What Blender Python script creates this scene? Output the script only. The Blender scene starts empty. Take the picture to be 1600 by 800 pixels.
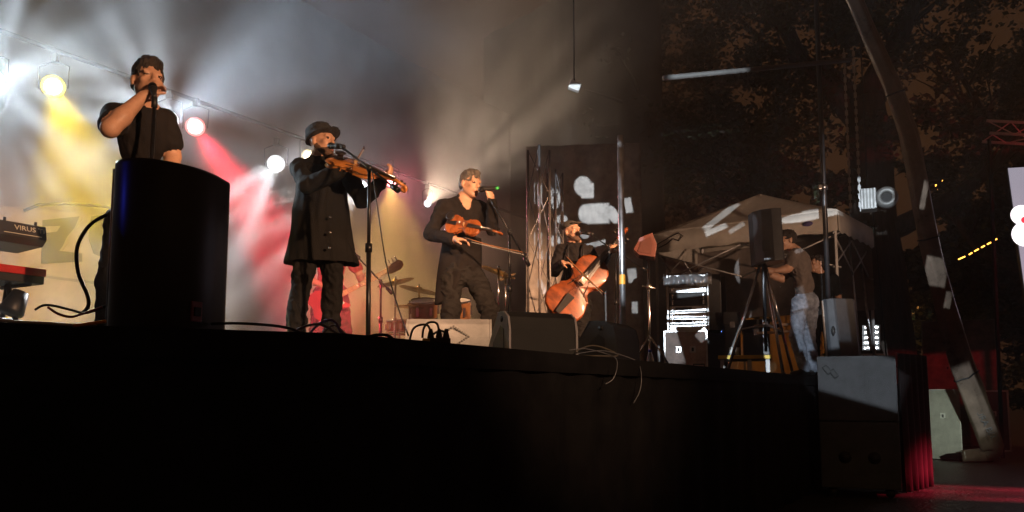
import bpy, bmesh, math, random
import numpy as np
from mathutils import Vector, Matrix, noise as mnoise
random.seed(7)
scene = bpy.context.scene
COL = scene.collection
PI = math.pi

# ------------------------------------------------------------------ camera
FPX, PCX, PCY, HOR = 1300.0, 800.0, 480.0, 618.0      # focal length and principal point in photo pixels
TILT = math.atan((HOR - PCY) / FPX)
CAMZ = 1.0
cam_data = bpy.data.cameras.new('camera')
cam = bpy.data.objects.new('camera', cam_data); COL.objects.link(cam)
cam.location = (0, 0, CAMZ); cam.rotation_euler = (PI/2 + TILT, 0, 0)
cam_data.sensor_width = 36.0; cam_data.lens = 36.0 * FPX / 1600.0
cam_data.shift_y = 80.0 / 1600.0
cam_data.clip_start = 0.05; cam_data.clip_end = 400.0
scene.camera = cam

# ------------------------------------------------------------------ night sky (city glow on low cloud)
world = bpy.data.worlds.new('World'); scene.world = world; world.use_nodes = True
wn = world.node_tree.nodes; wl = world.node_tree.links
bg = wn['Background']
tc = wn.new('ShaderNodeTexCoord'); nz = wn.new('ShaderNodeTexNoise'); nz.inputs['Scale'].default_value = 2.2
nz.inputs['Detail'].default_value = 5
cr = wn.new('ShaderNodeValToRGB')
cr.color_ramp.elements[0].position = 0.3; cr.color_ramp.elements[0].color = (0.030, 0.0120, 0.0050, 1)
cr.color_ramp.elements[1].position = 0.75; cr.color_ramp.elements[1].color = (0.052, 0.0215, 0.0085, 1)
wl.new(tc.outputs['Generated'], nz.inputs['Vector']); wl.new(nz.outputs['Fac'], cr.inputs['Fac'])
wl.new(cr.outputs['Color'], bg.inputs['Color']); bg.inputs['Strength'].default_value = 0.7

# ------------------------------------------------------------------ colour management, render settings
vs = scene.view_settings
vs.view_transform = 'Standard'; vs.look = 'None'; vs.exposure = 0.0; vs.gamma = 1.0; vs.use_curve_mapping = False
cy = scene.cycles
cy.max_bounces = 5; cy.diffuse_bounces = 2; cy.glossy_bounces = 2; cy.transmission_bounces = 3
cy.volume_bounces = 0; cy.transparent_max_bounces = 8
cy.use_denoising = True; cy.use_light_tree = True
cy.sample_clamp_indirect = 3.0; cy.sample_clamp_direct = 0.0
cy.volume_step_rate = 4.0; cy.volume_max_steps = 64
cy.caustics_reflective = False; cy.caustics_refractive = False

# ------------------------------------------------------------------ measuring helpers
RIGHT = Vector((1, 0, 0)); UP = Vector((0, -math.sin(TILT), math.cos(TILT))); FWD = Vector((0, math.cos(TILT), math.sin(TILT)))
CAMP = Vector((0, 0, CAMZ))
def ray(px, py): return RIGHT * ((px - PCX) / FPX) + UP * ((PCY - py) / FPX) + FWD
def at(px, py, Y):
    d = ray(px, py); return CAMP + d * (Y / d.y)
def atz(px, py, z):
    d = ray(px, py); return CAMP + d * ((z - CAMZ) / d.z)
def atp(px, py, p0, n):
    d = ray(px, py); return CAMP + d * ((Vector(p0) - CAMP).dot(n) / d.dot(n))
def ppm(Y): return FPX / Y                               # photo pixels per metre

DECK = 1.2                                               # stage deck height
S0 = Vector((-3.4, 1.44, 0)); S1 = Vector((-0.6, 2.75, 0)); S2 = Vector((3.39, 9.29, 0))
D = (S2 - S1).normalized(); N = Vector((-D.y, D.x, 0))   # along the front edge, into the stage

# ------------------------------------------------------------------ object helpers
def link(o, parent=None):
    COL.objects.link(o)
    if parent is not None: o.parent = parent
    return o
def tag(o, label=None, cat=None, group=None, kind=None):
    if label: o['label'] = label
    if cat: o['category'] = cat
    if group: o['group'] = group
    if kind: o['kind'] = kind
    return o
def thing(name, label, cat, loc=(0, 0, 0), rz=0.0, group=None):
    o = bpy.data.objects.new(name, None); link(o)
    o.location = loc; o.rotation_euler = (0, 0, rz); o.empty_display_size = 0.1
    return tag(o, label, cat, group)
class MB:
    """collects boxes, bars, tubes and lathes in one mesh"""
    def __init__(s): s.v = []; s.f = []; s.m = []; s.smooth = []
    def add(s, vs, fs, mi=0, sm=False):
        b = len(s.v); s.v += [tuple(v) for v in vs]
        for f in fs: s.f.append([b + i for i in f]); s.m.append(mi); s.smooth.append(sm)
        return s
    def box(s, c, size, M=None, mi=0, bev=0.0):
        x, y, z = [q / 2 for q in size]; c = Vector(c)
        if bev <= 0:
            vs = [Vector((a, b, d)) for a in (-x, x) for b in (-y, y) for d in (-z, z)]
            fs = [(0, 1, 3, 2), (4, 6, 7, 5), (0, 4, 5, 1), (2, 3, 7, 6), (0, 2, 6, 4), (1, 5, 7, 3)]
        else:
            bm = bmesh.new(); bmesh.ops.create_cube(bm, size=1.0)
            bmesh.ops.scale(bm, vec=size, verts=bm.verts)
            bmesh.ops.bevel(bm, geom=bm.edges[:], offset=bev, segments=2, affect='EDGES', profile=0.7)
            bm.verts.ensure_lookup_table(); vs = [v.co.copy() for v in bm.verts]; fs = [[v.index for v in f.verts] for f in bm.faces]; bm.free()
        if M is not None: vs = [M @ v for v in vs]
        return s.add([v + c for v in vs], fs, mi)
    def tube(s, pts, r, n=8, mi=0, cap=True, r2=None):
        pts = [Vector(p) for p in pts]; k = len(pts); rings = []; prev = None
        for i, p in enumerate(pts):
            t = (pts[min(i + 1, k - 1)] - pts[max(i - 1, 0)]).normalized()
            if prev is None:
                a = Vector((0, 0, 1)) if abs(t.z) < 0.9 else Vector((1, 0, 0))
                u = t.cross(a).normalized()
            else: u = (prev - t * prev.dot(t)).normalized()
            prev = u; w = t.cross(u)
            rr = (r[i] if isinstance(r, (list, tuple)) else (r if r2 is None else r + (r2 - r) * i / (k - 1)))
            rings.append([p + (u * math.cos(2*PI*j/n) + w * math.sin(2*PI*j/n)) * rr for j in range(n)])
        vs = [v for rg in rings for v in rg]
        fs = [(i*n + j, i*n + (j+1) % n, (i+1)*n + (j+1) % n, (i+1)*n + j) for i in range(k-1) for j in range(n)]
        if cap: fs += [tuple(range(n))[::-1], tuple((k-1)*n + j for j in range(n))]
        return s.add(vs, fs, mi, True)
    def lathe(s, prof, c=(0, 0, 0), M=None, n=20, mi=0, cap=True):
        vs = []; c = Vector(c)
        for r, z in prof:
            for j in range(n): vs.append(Vector((r*math.cos(2*PI*j/n), r*math.sin(2*PI*j/n), z)))
        k = len(prof); fs = [(i*n + j, i*n + (j+1) % n, (i+1)*n + (j+1) % n, (i+1)*n + j) for i in range(k-1) for j in range(n)]
        if cap: fs += [tuple(range(n))[::-1], tuple((k-1)*n + j for j in range(n))]
        if M is not None: vs = [M @ v for v in vs]
        return s.add([v + c for v in vs], fs, mi, True)
    def prism(s, poly, h0, h1, M=None, mi=0):
        """poly in local xz, extruded along y from h0 to h1, then M applied (4x4)"""
        n = len(poly); vs = [Vector((x, h0, z)) for x, z in poly] + [Vector((x, h1, z)) for x, z in poly]
        fs = [tuple(range(n)), tuple(range(n, 2*n))[::-1]] + [(i, i + n, (i+1) % n + n, (i+1) % n) for i in range(n)]
        if M is not None: vs = [M @ v for v in vs]
        return s.add(vs, fs, mi)
    def build(s, name, mats, parent=None, bevel=0.0, smooth=None):
        me = bpy.data.meshes.new(name); me.from_pydata(s.v, [], s.f)
        if not isinstance(mats, (list, tuple)): mats = [mats]
        for m in mats: me.materials.append(m)
        me.polygons.foreach_set('material_index', s.m)
        me.polygons.foreach_set('use_smooth', s.smooth if smooth is None else [smooth]*len(s.f))
        bm = bmesh.new(); bm.from_mesh(me); bmesh.ops.recalc_face_normals(bm, faces=bm.faces)
        if bevel > 0:
            eds = [e for e in bm.edges if len(e.link_faces) == 2 and e.calc_face_angle(0) > 0.6]
            bmesh.ops.bevel(bm, geom=eds, offset=bevel, segments=2, affect='EDGES', profile=0.7)
        bm.to_mesh(me); bm.free()
        o = bpy.data.objects.new(name, me); return link(o, parent)
def rotm(axis, ang): return Matrix.Rotation(ang, 4, axis)
def frame(px, py, Y, z):
    """local frame standing at the point seen at px (row py), depth Y, height z: x to the right of the view, y away from the camera"""
    p = at(px, py, Y); az = math.atan2(p.x, p.y); loc = Vector((p.x, p.y, z))
    return loc, -az
class Fr:
    def __init__(s, px, py, Y, z):
        s.loc, s.rz = frame(px, py, Y, z); c, q = math.cos(s.rz), math.sin(s.rz)
        s.ex = Vector((c, q, 0)); s.ey = Vector((-q, c, 0))
    def J(s, px, py, dy=0.0):
        p = atp(px, py, s.loc + s.ey * dy, s.ey) - s.loc
        return Vector((p.dot(s.ex), p.dot(s.ey), p.z))
    def W(s, v): return s.loc + s.ex * v[0] + s.ey * v[1] + Vector((0, 0, v[2]))
def copy_tree(o, parent=None):
    c = o.copy(); COL.objects.link(c); c.parent = parent
    for ch in list(o.children): copy_tree(ch, c)
    return c
def text_mesh(name, body, size, depth, mat, parent, M, squeeze=1.0, shear=0.0):
    cu = bpy.data.curves.new(name, 'FONT'); cu.body = body; cu.size = size; cu.extrude = depth; cu.align_x = 'CENTER'; cu.align_y = 'CENTER'; cu.shear = shear
    cu.resolution_u = 3
    t = bpy.data.objects.new(name + '_tmp', cu); COL.objects.link(t)
    dg = bpy.context.evaluated_depsgraph_get(); me = bpy.data.meshes.new_from_object(t.evaluated_get(dg))
    COL.objects.unlink(t); bpy.data.objects.remove(t); bpy.data.curves.remove(cu)
    me.transform(Matrix.Diagonal((squeeze, 1, 1, 1))); me.transform(M)
    me.materials.clear(); me.materials.append(mat); me.name = name
    return link(bpy.data.objects.new(name, me), parent)

# ------------------------------------------------------------------ materials
MATS = {}
def mat(name, col, rough=0.6, metal=0.0, var=0.12, scale=6.0, bump=0.0, bscale=40.0, spec=0.5, emit=None, estr=0.0, trans=0.0, sheen=0.0, coat=0.0, stretch=None, obj=True):
    if name in MATS: return MATS[name]
    m = bpy.data.materials.new(name); m.use_nodes = True; nt = m.node_tree; b = nt.nodes['Principled BSDF']
    b.inputs['Roughness'].default_value = rough; b.inputs['Metallic'].default_value = metal
    b.inputs['Specular IOR Level'].default_value = spec; b.inputs['Coat Weight'].default_value = coat
    b.inputs['Sheen Weight'].default_value = sheen; b.inputs['Transmission Weight'].default_value = trans
    c = tuple(col) + (1,)
    b.inputs['Base Color'].default_value = c
    t = nt.nodes.new('ShaderNodeTexCoord'); src = t.outputs['Object']
    if stretch:
        mp = nt.nodes.new('ShaderNodeMapping'); mp.inputs['Scale'].default_value = stretch; nt.links.new(src, mp.inputs['Vector']); src = mp.outputs['Vector']
    if var > 0:
        n = nt.nodes.new('ShaderNodeTexNoise'); n.inputs['Scale'].default_value = scale; n.inputs['Detail'].default_value = 6; n.inputs['Roughness'].default_value = 0.65
        nt.links.new(src, n.inputs['Vector'])
        r = nt.nodes.new('ShaderNodeValToRGB')
        r.color_ramp.elements[0].position = 0.3; r.color_ramp.elements[0].color = tuple(max(0, q*(1-2*var)) for q in col) + (1,)
        r.color_ramp.elements[1].position = 0.7; r.color_ramp.elements[1].color = tuple(min(1, q*(1+2*var)) for q in col) + (1,)
        nt.links.new(n.outputs['Fac'], r.inputs['Fac']); nt.links.new(r.outputs['Color'], b.inputs['Base Color'])
        rr = nt.nodes.new('ShaderNodeMapRange'); rr.inputs['To Min'].default_value = max(0.02, rough - 0.12); rr.inputs['To Max'].default_value = min(1, rough + 0.12)
        nt.links.new(n.outputs['Fac'], rr.inputs['Value']); nt.links.new(rr.outputs['Result'], b.inputs['Roughness'])
    if bump > 0:
        n2 = nt.nodes.new('ShaderNodeTexNoise'); n2.inputs['Scale'].default_value = bscale; n2.inputs['Detail'].default_value = 4
        nt.links.new(src, n2.inputs['Vector'])
        bp = nt.nodes.new('ShaderNodeBump'); bp.inputs['Strength'].default_value = bump; bp.inputs['Distance'].default_value = 0.02
        nt.links.new(n2.outputs['Fac'], bp.inputs['Height']); nt.links.new(bp.outputs['Normal'], b.inputs['Normal'])
    if emit is not None:
        b.inputs['Emission Color'].default_value = tuple(emit) + (1,); b.inputs['Emission Strength'].default_value = estr
    MATS[name] = m; return m
M_black = mat('black_plastic', (0.018, 0.018, 0.02), 0.45)
M_blackmetal = mat('black_metal', (0.02, 0.02, 0.022), 0.35, 0.6)
M_rubber = mat('black_rubber', (0.012, 0.012, 0.013), 0.55)
M_chrome = mat('chrome', (0.7, 0.7, 0.72), 0.18, 1.0, var=0.05)
M_alu = mat('aluminium', (0.6, 0.6, 0.6), 0.32, 1.0, var=0.1, scale=12)
M_cloth_black = mat('black_molton', (0.012, 0.011, 0.012), 0.95, var=0.2, bump=0.3, bscale=180, spec=0.1)
M_skin = mat('skin', (0.52, 0.29, 0.19), 0.5, var=0.06, scale=20, bump=0.08, bscale=90)
M_cabinet = mat('speaker_cabinet', (0.022, 0.021, 0.022), 0.62, var=0.15, bump=0.35, bscale=220)
M_grille = mat('speaker_grille', (0.014, 0.014, 0.015), 0.5, 0.4, bump=0.6, bscale=400)
M_white = mat('white_plastic', (0.75, 0.75, 0.73), 0.5)
M_matte = mat('matte_black', (0.010, 0.010, 0.011), 0.85, spec=0.15)
# ================================================================== lights of the stage (each lamp builds its own light)
def gobo(light, kind, amount=0.6, n_petals=9, seed=0.0, sharp=0.15, hole=None, fan=None):
    """a breakup wheel in the lamp: the light's own direction sets how much leaves it"""
    light.use_nodes = True; nt = light.node_tree; e = nt.nodes['Emission']
    t = nt.nodes.new('ShaderNodeTexCoord'); sp = nt.nodes.new('ShaderNodeSeparateXYZ'); nt.links.new(t.outputs['Normal'], sp.inputs[0])
    ang = nt.nodes.new('ShaderNodeMath'); ang.operation = 'ARCTAN2'; nt.links.new(sp.outputs['X'], ang.inputs[0]); nt.links.new(sp.outputs['Y'], ang.inputs[1])
    cb = nt.nodes.new('ShaderNodeCombineXYZ'); 
    sc = nt.nodes.new('ShaderNodeMath'); sc.operation = 'MULTIPLY'; sc.inputs[1].default_value = n_petals / (2*PI)
    nt.links.new(ang.outputs[0], sc.inputs[0]); nt.links.new(sc.outputs[0], cb.inputs[0]); cb.inputs[1].default_value = seed
    n = nt.nodes.new('ShaderNodeTexNoise'); n.inputs['Scale'].default_value = 1.6; n.inputs['Detail'].default_value = 2.5
    if kind == 'rays': nt.links.new(cb.outputs[0], n.inputs['Vector'])
    else:
        ad = nt.nodes.new('ShaderNodeVectorMath'); ad.operation = 'ADD'; ad.inputs[1].default_value = (seed, seed*2, 0)
        nt.links.new(t.outputs['Normal'], ad.inputs[0]); nt.links.new(ad.outputs[0], n.inputs['Vector']); n.inputs['Scale'].default_value = n_petals
    mr = nt.nodes.new('ShaderNodeMapRange'); mr.interpolation_type = 'SMOOTHSTEP'
    mr.inputs['From Min'].default_value = 0.5 - sharp; mr.inputs['From Max'].default_value = 0.5 + sharp
    mr.inputs['To Min'].default_value = 1 - amount; mr.inputs['To Max'].default_value = 1.0
    nt.links.new(n.outputs['Fac'], mr.inputs['Value']); res = mr.outputs['Result']
    if hole:                                             # the middle of the beam is dimmed to keep its glare off the camera
        cz = nt.nodes.new('ShaderNodeMath'); cz.operation = 'ABSOLUTE'; nt.links.new(sp.outputs['Z'], cz.inputs[0])
        hm = nt.nodes.new('ShaderNodeMapRange'); hm.interpolation_type = 'SMOOTHSTEP'
        hm.inputs['From Min'].default_value = math.cos(math.radians(hole[0])); hm.inputs['From Max'].default_value = math.cos(math.radians(hole[1]))
        hm.inputs['To Min'].default_value = 0.03; hm.inputs['To Max'].default_value = 1.0
        nt.links.new(cz.outputs[0], hm.inputs['Value'])
        mu = nt.nodes.new('ShaderNodeMath'); mu.operation = 'MULTIPLY'; nt.links.new(res, mu.inputs[0]); nt.links.new(hm.outputs['Result'], mu.inputs[1]); res = mu.outputs[0]
    if fan:                                              # only the part of the wheel that opens towards one side: (angle seen from the front, half width, soft)
        th, hw, sf = (math.radians(q) for q in fan)
        dt = nt.nodes.new('ShaderNodeVectorMath'); dt.operation = 'MULTIPLY'; dt.inputs[1].default_value = (1, 1, 0); nt.links.new(t.outputs['Normal'], dt.inputs[0])
        no = nt.nodes.new('ShaderNodeVectorMath'); no.operation = 'NORMALIZE'; nt.links.new(dt.outputs[0], no.inputs[0])
        do = nt.nodes.new('ShaderNodeVectorMath'); do.operation = 'DOT_PRODUCT'; do.inputs[1].default_value = (math.cos(th), math.sin(th), 0); nt.links.new(no.outputs[0], do.inputs[0])
        fm = nt.nodes.new('ShaderNodeMapRange'); fm.interpolation_type = 'SMOOTHSTEP'; fm.inputs['From Min'].default_value = math.cos(hw + sf); fm.inputs['From Max'].default_value = math.cos(hw)
        fm.inputs['To Min'].default_value = 0.02; fm.inputs['To Max'].default_value = 1.0; nt.links.new(do.outputs['Value'], fm.inputs['Value'])
        mu2 = nt.nodes.new('ShaderNodeMath'); mu2.operation = 'MULTIPLY'; nt.links.new(res, mu2.inputs[0]); nt.links.new(fm.outputs['Result'], mu2.inputs[1]); res = mu2.outputs[0]
    nt.links.new(res, e.inputs['Strength'])

def spot(name, loc, target, power, color, angle, blend=0.6, radius=0.05, parent=None):
    L = bpy.data.lights.new(name, 'SPOT'); L.energy = power; L.color = color; L.spot_size = math.radians(angle); L.spot_blend = blend; L.shadow_soft_size = radius
    o = bpy.data.objects.new(name, L); link(o)
    d = (Vector(target) - Vector(loc)).normalized()
    o.rotation_euler = d.to_track_quat('-Z', 'Y').to_euler(); o.location = loc
    if parent is not None:
        o.parent = parent; o.matrix_parent_inverse = parent.matrix_basis.inverted()
    return o

PIPE_OFF = 6.0                                           # the rear lighting pipe hangs 6 m behind the front edge
def on_pipe(px, py): return atp(px, py, S1 + N * PIPE_OFF, N)
def lens_mat(name, col, st): return mat(name, (0.9, 0.9, 0.9), 0.2, var=0, emit=col, estr=st)
def stage_lamp(px, py, look, col, est, label, spots, size=0.11, halo=14):
    """a lamp on the rear pipe: head, yoke, clamp and lens; `look` is the point it faces; `spots` are its beams"""
    p = on_pipe(px, py); q = (Vector(look) - p).normalized()
    t = thing('stage_lamp', label, 'stage lamp', p, 0, 'lamps along the rear lighting pipe')
    R = q.to_track_quat('Z', 'Y').to_matrix().to_4x4()
    h = MB(); h.lathe([(0.03, -0.26), (size*0.75, -0.24), (size*0.95, -0.10), (size*1.03, -0.03), (size*1.05, 0.0), (size*1.0, 0.003)], M=R, n=18)
    h.build('lamp_head', M_matte, t)
    g = MB(); g.lathe([(0.005, 0.012), (size*0.55, 0.010), (size, 0.006)], M=R, n=24); ln = g.build('lens', lens_mat('lens_%d_%d' % (px, py), col, 1.4), t)
    g = MB(); g.lathe([(0.003, 0.018), (size*0.4, 0.017), (size*0.72, 0.012)], M=R, n=24); g.build('bulb', lens_mat('bulb_%d_%d' % (px, py), [0.25 + 0.75*c for c in col], est*0.3), ln)
    spot('halo_light', p + q*0.06, CAMP, halo, col, 150, 1.0, size*0.5, t)  # extra light towards the camera, added to make a glow in the smoke
    y = MB(); y.tube([(-size*1.3, 0, -0.02), (-size*1.35, 0, 0.2), (0, 0, 0.26), (size*1.35, 0, 0.2), (size*1.3, 0, -0.02)], 0.007, 6); y.build('yoke', M_matte, t)
    c = MB(); c.box((0, 0, 0.29), (0.06, 0.06, 0.09)); c.build('clamp', M_matte, t)
    for i, (tg, pw, cl, an, bl, gb) in enumerate(spots):
        tg = Vector(tg); d = (tg - p).normalized()
        o = spot('beam_light', p + q * 0.05, tg, pw, cl, an, bl, size*0.6, t)
        if gb: gobo(o.data, *gb)
    return t

WARM = (1.0, 0.62, 0.32)
def px_at_off(px, py, off): return atp(px, py, S1 + N * off, N)
BEAM = 1.0
TOCAM = CAMP
stage_lamp(-14, 126, px_at_off(150, 100, 1.5), (0.8, 0.9, 1.0), 40, 'cold white lamp at the left end of the rear pipe',
    [(TOCAM, 700*BEAM, (0.74, 0.88, 1.0), 120, 0.3, ('rays', 0.99, 15, 3.1, 0.05, (1, 4)))], halo=6)
stage_lamp(83, 135, px_at_off(120, 200, 1.0), (1.0, 0.80, 0.10), 60, 'yellow lamp over the keyboards on the rear pipe',
    [(px_at_off(150, 340, 4.6), 2700*BEAM, (1.0, 0.70, 0.02), 34, 0.6, ('rays', 0.5, 10, 1.3, 0.2)),
     (px_at_off(80, 500, 6.4), 220*BEAM, (1.0, 0.5, 0.13), 70, 0.8, None)], halo=30)
stage_lamp(263, 188, px_at_off(300, 190, 1.0), (0.85, 0.93, 1.0), 60, 'cold white lamp just behind the singer at the left',
    [(px_at_off(640, -60, 3.5), 2000*BEAM, (0.68, 0.84, 1.0), 66, 0.9, ('blobs', 0.8, 8, 0.7, 0.2)),
     (TOCAM, 800*BEAM, (0.8, 0.9, 1.0), 110, 0.5, ('rays', 0.85, 12, 8.1, 0.1, (1, 5), (20, 50, 25)))])
stage_lamp(305, 198, px_at_off(330, 240, 1.0), (1.0, 0.30, 0.28), 60, 'red lamp right of the singer at the left',
    [(px_at_off(405, 340, 4.9), 6500*BEAM, (1.0, 0.03, 0.06), 26, 0.6, ('rays', 0.45, 12, 5.3, 0.2)), (px_at_off(400, 480, 6.5), 900*BEAM, (1.0, 0.28, 0.25), 50, 0.9, None)], halo=30)
stage_lamp(431, 256, px_at_off(450, 300, 1.0), (0.92, 0.96, 1.0), 60, 'white lamp left of the man in the hat',
    [(TOCAM, 900*BEAM, (0.95, 0.97, 1.0), 120, 0.3, ('rays', 0.95, 20, 2.9, 0.07, (1, 4), (-48, 22, 12))),
     (px_at_off(600, 215, 3.5), 400*BEAM, (0.9, 0.93, 1.0), 40, 0.8, ('blobs', 0.92, 6, 2.7, 0.14))])
stage_lamp(481, 243, px_at_off(500, 300, 1.0), (1.0, 0.78, 0.42), 45, 'small amber lamp behind the shoulder of the man in the hat',
    [(px_at_off(560, 430, 5.0), 1000*BEAM, (1.0, 0.58, 0.16), 46, 0.9, ('blobs', 0.8, 7, 4.7, 0.2))], 0.08)
stage_lamp(566, 290, px_at_off(600, 340, 1.0), (0.95, 0.97, 1.0), 50, 'small white lamp under the fiddle of the man in the hat',
    [(TOCAM, 900*BEAM, (1.0, 0.97, 0.93), 120, 0.3, ('rays', 0.95, 26, 6.9, 0.07, (1, 4), (-36, 22, 12)))], 0.075)
stage_lamp(611, 285, px_at_off(650, 350, 1.0), (1.0, 0.10, 0.12), 60, 'bright red lamp by the fiddle scroll',
    [(px_at_off(700, 330, 3.5), 300*BEAM, (1.0, 0.25, 0.3), 40, 0.8, None),
     (px_at_off(620, 470, 5.0), 1600*BEAM, (1.0, 0.55, 0.12), 50, 0.9, ('blobs', 0.85, 8, 9.7, 0.2))], 0.085, halo=40)
stage_lamp(668, 318, px_at_off(700, 380, 1.0), (0.9, 0.95, 1.0), 40, 'smallest white lamp left of the man in the cardigan',
    [(px_at_off(800, 120, 4.4), 1600*BEAM, (1.0, 0.74, 0.52), 100, 1.0, ('blobs', 0.88, 8, 12.7, 0.14))], 0.06, halo=5)
pp = MB(); a_ = on_pipe(-60, 100); b_ = on_pipe(840, 350)
a_ = S1 + N*PIPE_OFF + D*0.3; b_ = S1 + N*PIPE_OFF + D*19
zp = on_pipe(305, 198).z + 0.31
pp.tube([(a_.x, a_.y, zp), (b_.x, b_.y, zp)], 0.024, 8)
tag(pp.build('lighting_pipe', M_matte), 'long dark pipe that carries the coloured stage lamps', 'pipe')

# front-of-house lamp: warm key from the audience's right, on its own stand
def foh_lamp(loc, target, power, color, angle, label, gb=None, blend=0.5):
    t = thing('front_lamp', label, 'stage lamp', loc, 0)
    q = (Vector(target) - Vector(loc)).normalized(); R = q.to_track_quat('Z', 'Y').to_matrix().to_4x4()
    h = MB(); h.lathe([(0.04, -0.30), (0.10, -0.26), (0.11, 0.0), (0.10, 0.002)], M=R, n=16); h.build('lamp_head', M_matte, t)
    y = MB(); y.tube([(0, 0, -0.05), (0, 0, -loc[2])], 0.025, 8); y.build('stand', M_matte, t)
    o = spot('beam_light', Vector(loc) + q*0.08, target, power, color, angle, blend, 0.08, t)
    if gb: gobo(o.data, *gb)
    return t, o
for i, (tx, ty, tY, pw, an, lab) in enumerate(((215, 175, 5.0, 900, 17, 'left of four warm front lamps on stands right of the audience'), (505, 300, 6.3, 1300, 19, 'second of four warm front lamps on stands right of the audience'),
        (725, 360, 7.5, 1800, 15, 'third of four warm front lamps on stands right of the audience'), (905, 412, 9.4, 4200, 12, 'right of four warm front lamps on stands right of the audience'))):
    foh_lamp((5.2 + 0.55*i if i != 2 else 2.3, -1.4 + 0.15*i, 3.5), at(tx, ty, tY), pw*4.0, (1.0, 0.54, 0.29), an, lab, blend=0.7)
foh_lamp((6.2, 0.6, 1.4), at(1165, 375, 12.0), 1900, (1.0, 0.62, 0.40), 17, 'added warm front lamp on a low stand aimed at the tent', blend=0.9)  # extra lamp put in to brighten the tent
foh_lamp((2.5, -0.5, 2.0), at(1476, 665, 13.2), 1700, (0.9, 1.0, 0.8), 6.5, 'added pale green front lamp aimed at the cases on the ground', blend=0.9)  # extra lamp put in to brighten the pale case
foh_lamp((10.0, 6.6, 2.8), atz(1580, 772, 0), 14000, (1.0, 0.04, 0.09), 16, 'red lamp on a stand at the far right aimed at the ground', gb=('blobs', 0.75, 9, 2.2, 0.15), blend=0.8)
foh_lamp((10.4, 7.4, 3.0), at(1530, 390, 15.5), 900, (1.0, 0.05, 0.07), 52, 'second red lamp on a stand at the far right aimed at the cases', blend=1.0)
foh_lamp((4.4, -1.0, 2.6), atz(1300, 790, 0), 70, (1.0, 0.62, 0.32), 20, 'weak warm lamp added on a stand to light the path right of the stage', blend=1.0)  # invented lamp that brings warm light to the ground here
foh_lamp((3.2, -1.6, 3.4), at(840, 520, 5.0), 900, (1.0, 0.62, 0.36), 22, 'added warm front lamp that washes the wedge monitors', blend=0.9)  # extra wash put in so the wedges show
foh_lamp((-4.6, 1.2, 2.6), Vector((-1.33, 2.76, 1.72)), 30, (0.05, 0.07, 1.0), 5, 'small blue lamp on a stand at the far left', blend=0.3)

# projector throwing white shapes across the right wing
PROJ = Vector((0.1, -1.2, 2.6)); PT = at(1060, 350, 11.0)
def projector():
    t, o = foh_lamp(PROJ, PT, 6500, (0.82, 0.92, 1.0), 60, 'projector on a tall stand behind the audience', blend=0.05)
    L = o.data; L.shadow_soft_size = 0.01
    q = o.rotation_euler.to_matrix()
    def uv(P):
        v = q.transposed() @ (Vector(P) - o.location); return v.x / -v.z, v.y / -v.z
    L.use_nodes = True; nt = L.node_tree; e = nt.nodes['Emission']
    tcn = nt.nodes.new('ShaderNodeTexCoord'); sp = nt.nodes.new('ShaderNodeSeparateXYZ'); nt.links.new(tcn.outputs['Normal'], sp.inputs[0])
    dv = []
    for ax in ('X', 'Y'):
        m = nt.nodes.new('ShaderNodeMath'); m.operation = 'DIVIDE'; nt.links.new(sp.outputs[ax], m.inputs[0]); nt.links.new(sp.outputs['Z'], m.inputs[1]); dv.append(m)
    cb = nt.nodes.new('ShaderNodeCombineXYZ'); nt.links.new(dv[0].outputs[0], cb.inputs[0]); nt.links.new(dv[1].outputs[0], cb.inputs[1])
    acc = None
    for (P, a, b, rot, w) in GOBO_SHAPES:
        cu, cv = uv(P); dist = (Vector(P) - o.location).length
        mp = nt.nodes.new('ShaderNodeMapping'); mp.vector_type = 'TEXTURE'
        mp.inputs['Location'].default_value = (GS[0]*cu, GS[1]*cv, 0); mp.inputs['Rotation'].default_value = (0, 0, rot); mp.inputs['Scale'].default_value = (a/dist, b/dist, 1)
        nt.links.new(cb.outputs[0], mp.inputs['Vector'])
        if w < 0:                                        # a rectangular opening in the slide
            ab = nt.nodes.new('ShaderNodeVectorMath'); ab.operation = 'ABSOLUTE'; nt.links.new(mp.outputs[0], ab.inputs[0]); sx = nt.nodes.new('ShaderNodeSeparateXYZ'); nt.links.new(ab.outputs[0], sx.inputs[0])
            ln = nt.nodes.new('ShaderNodeMath'); ln.operation = 'MAXIMUM'; nt.links.new(sx.outputs['X'], ln.inputs[0]); nt.links.new(sx.outputs['Y'], ln.inputs[1]); w = -w
        else:
            ln = nt.nodes.new('ShaderNodeVectorMath'); ln.operation = 'LENGTH'; nt.links.new(mp.outputs[0], ln.inputs[0])
        lt = nt.nodes.new('ShaderNodeMapRange'); lt.inputs['From Min'].default_value = 1.10; lt.inputs['From Max'].default_value = 0.92
        lt.inputs['To Min'].default_value = 0.0; lt.inputs['To Max'].default_value = w
        nt.links.new(ln.outputs['Value'], lt.inputs['Value'])
        if acc is None: acc = lt.outputs['Result']
        else:
            ad = nt.nodes.new('ShaderNodeMath'); ad.operation = 'MAXIMUM'; nt.links.new(acc, ad.inputs[0]); nt.links.new(lt.outputs['Result'], ad.inputs[1]); acc = ad.outputs[0]
    nt.links.new(acc, e.inputs['Strength'])
GS = (-1, -1)
def gs(px, py, Y, wpx, hpx, rot=0.0, w=1.0): 
    k = Y / FPX; return (at(px, py, Y), wpx*k/2, hpx*k/2, rot, w)
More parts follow.
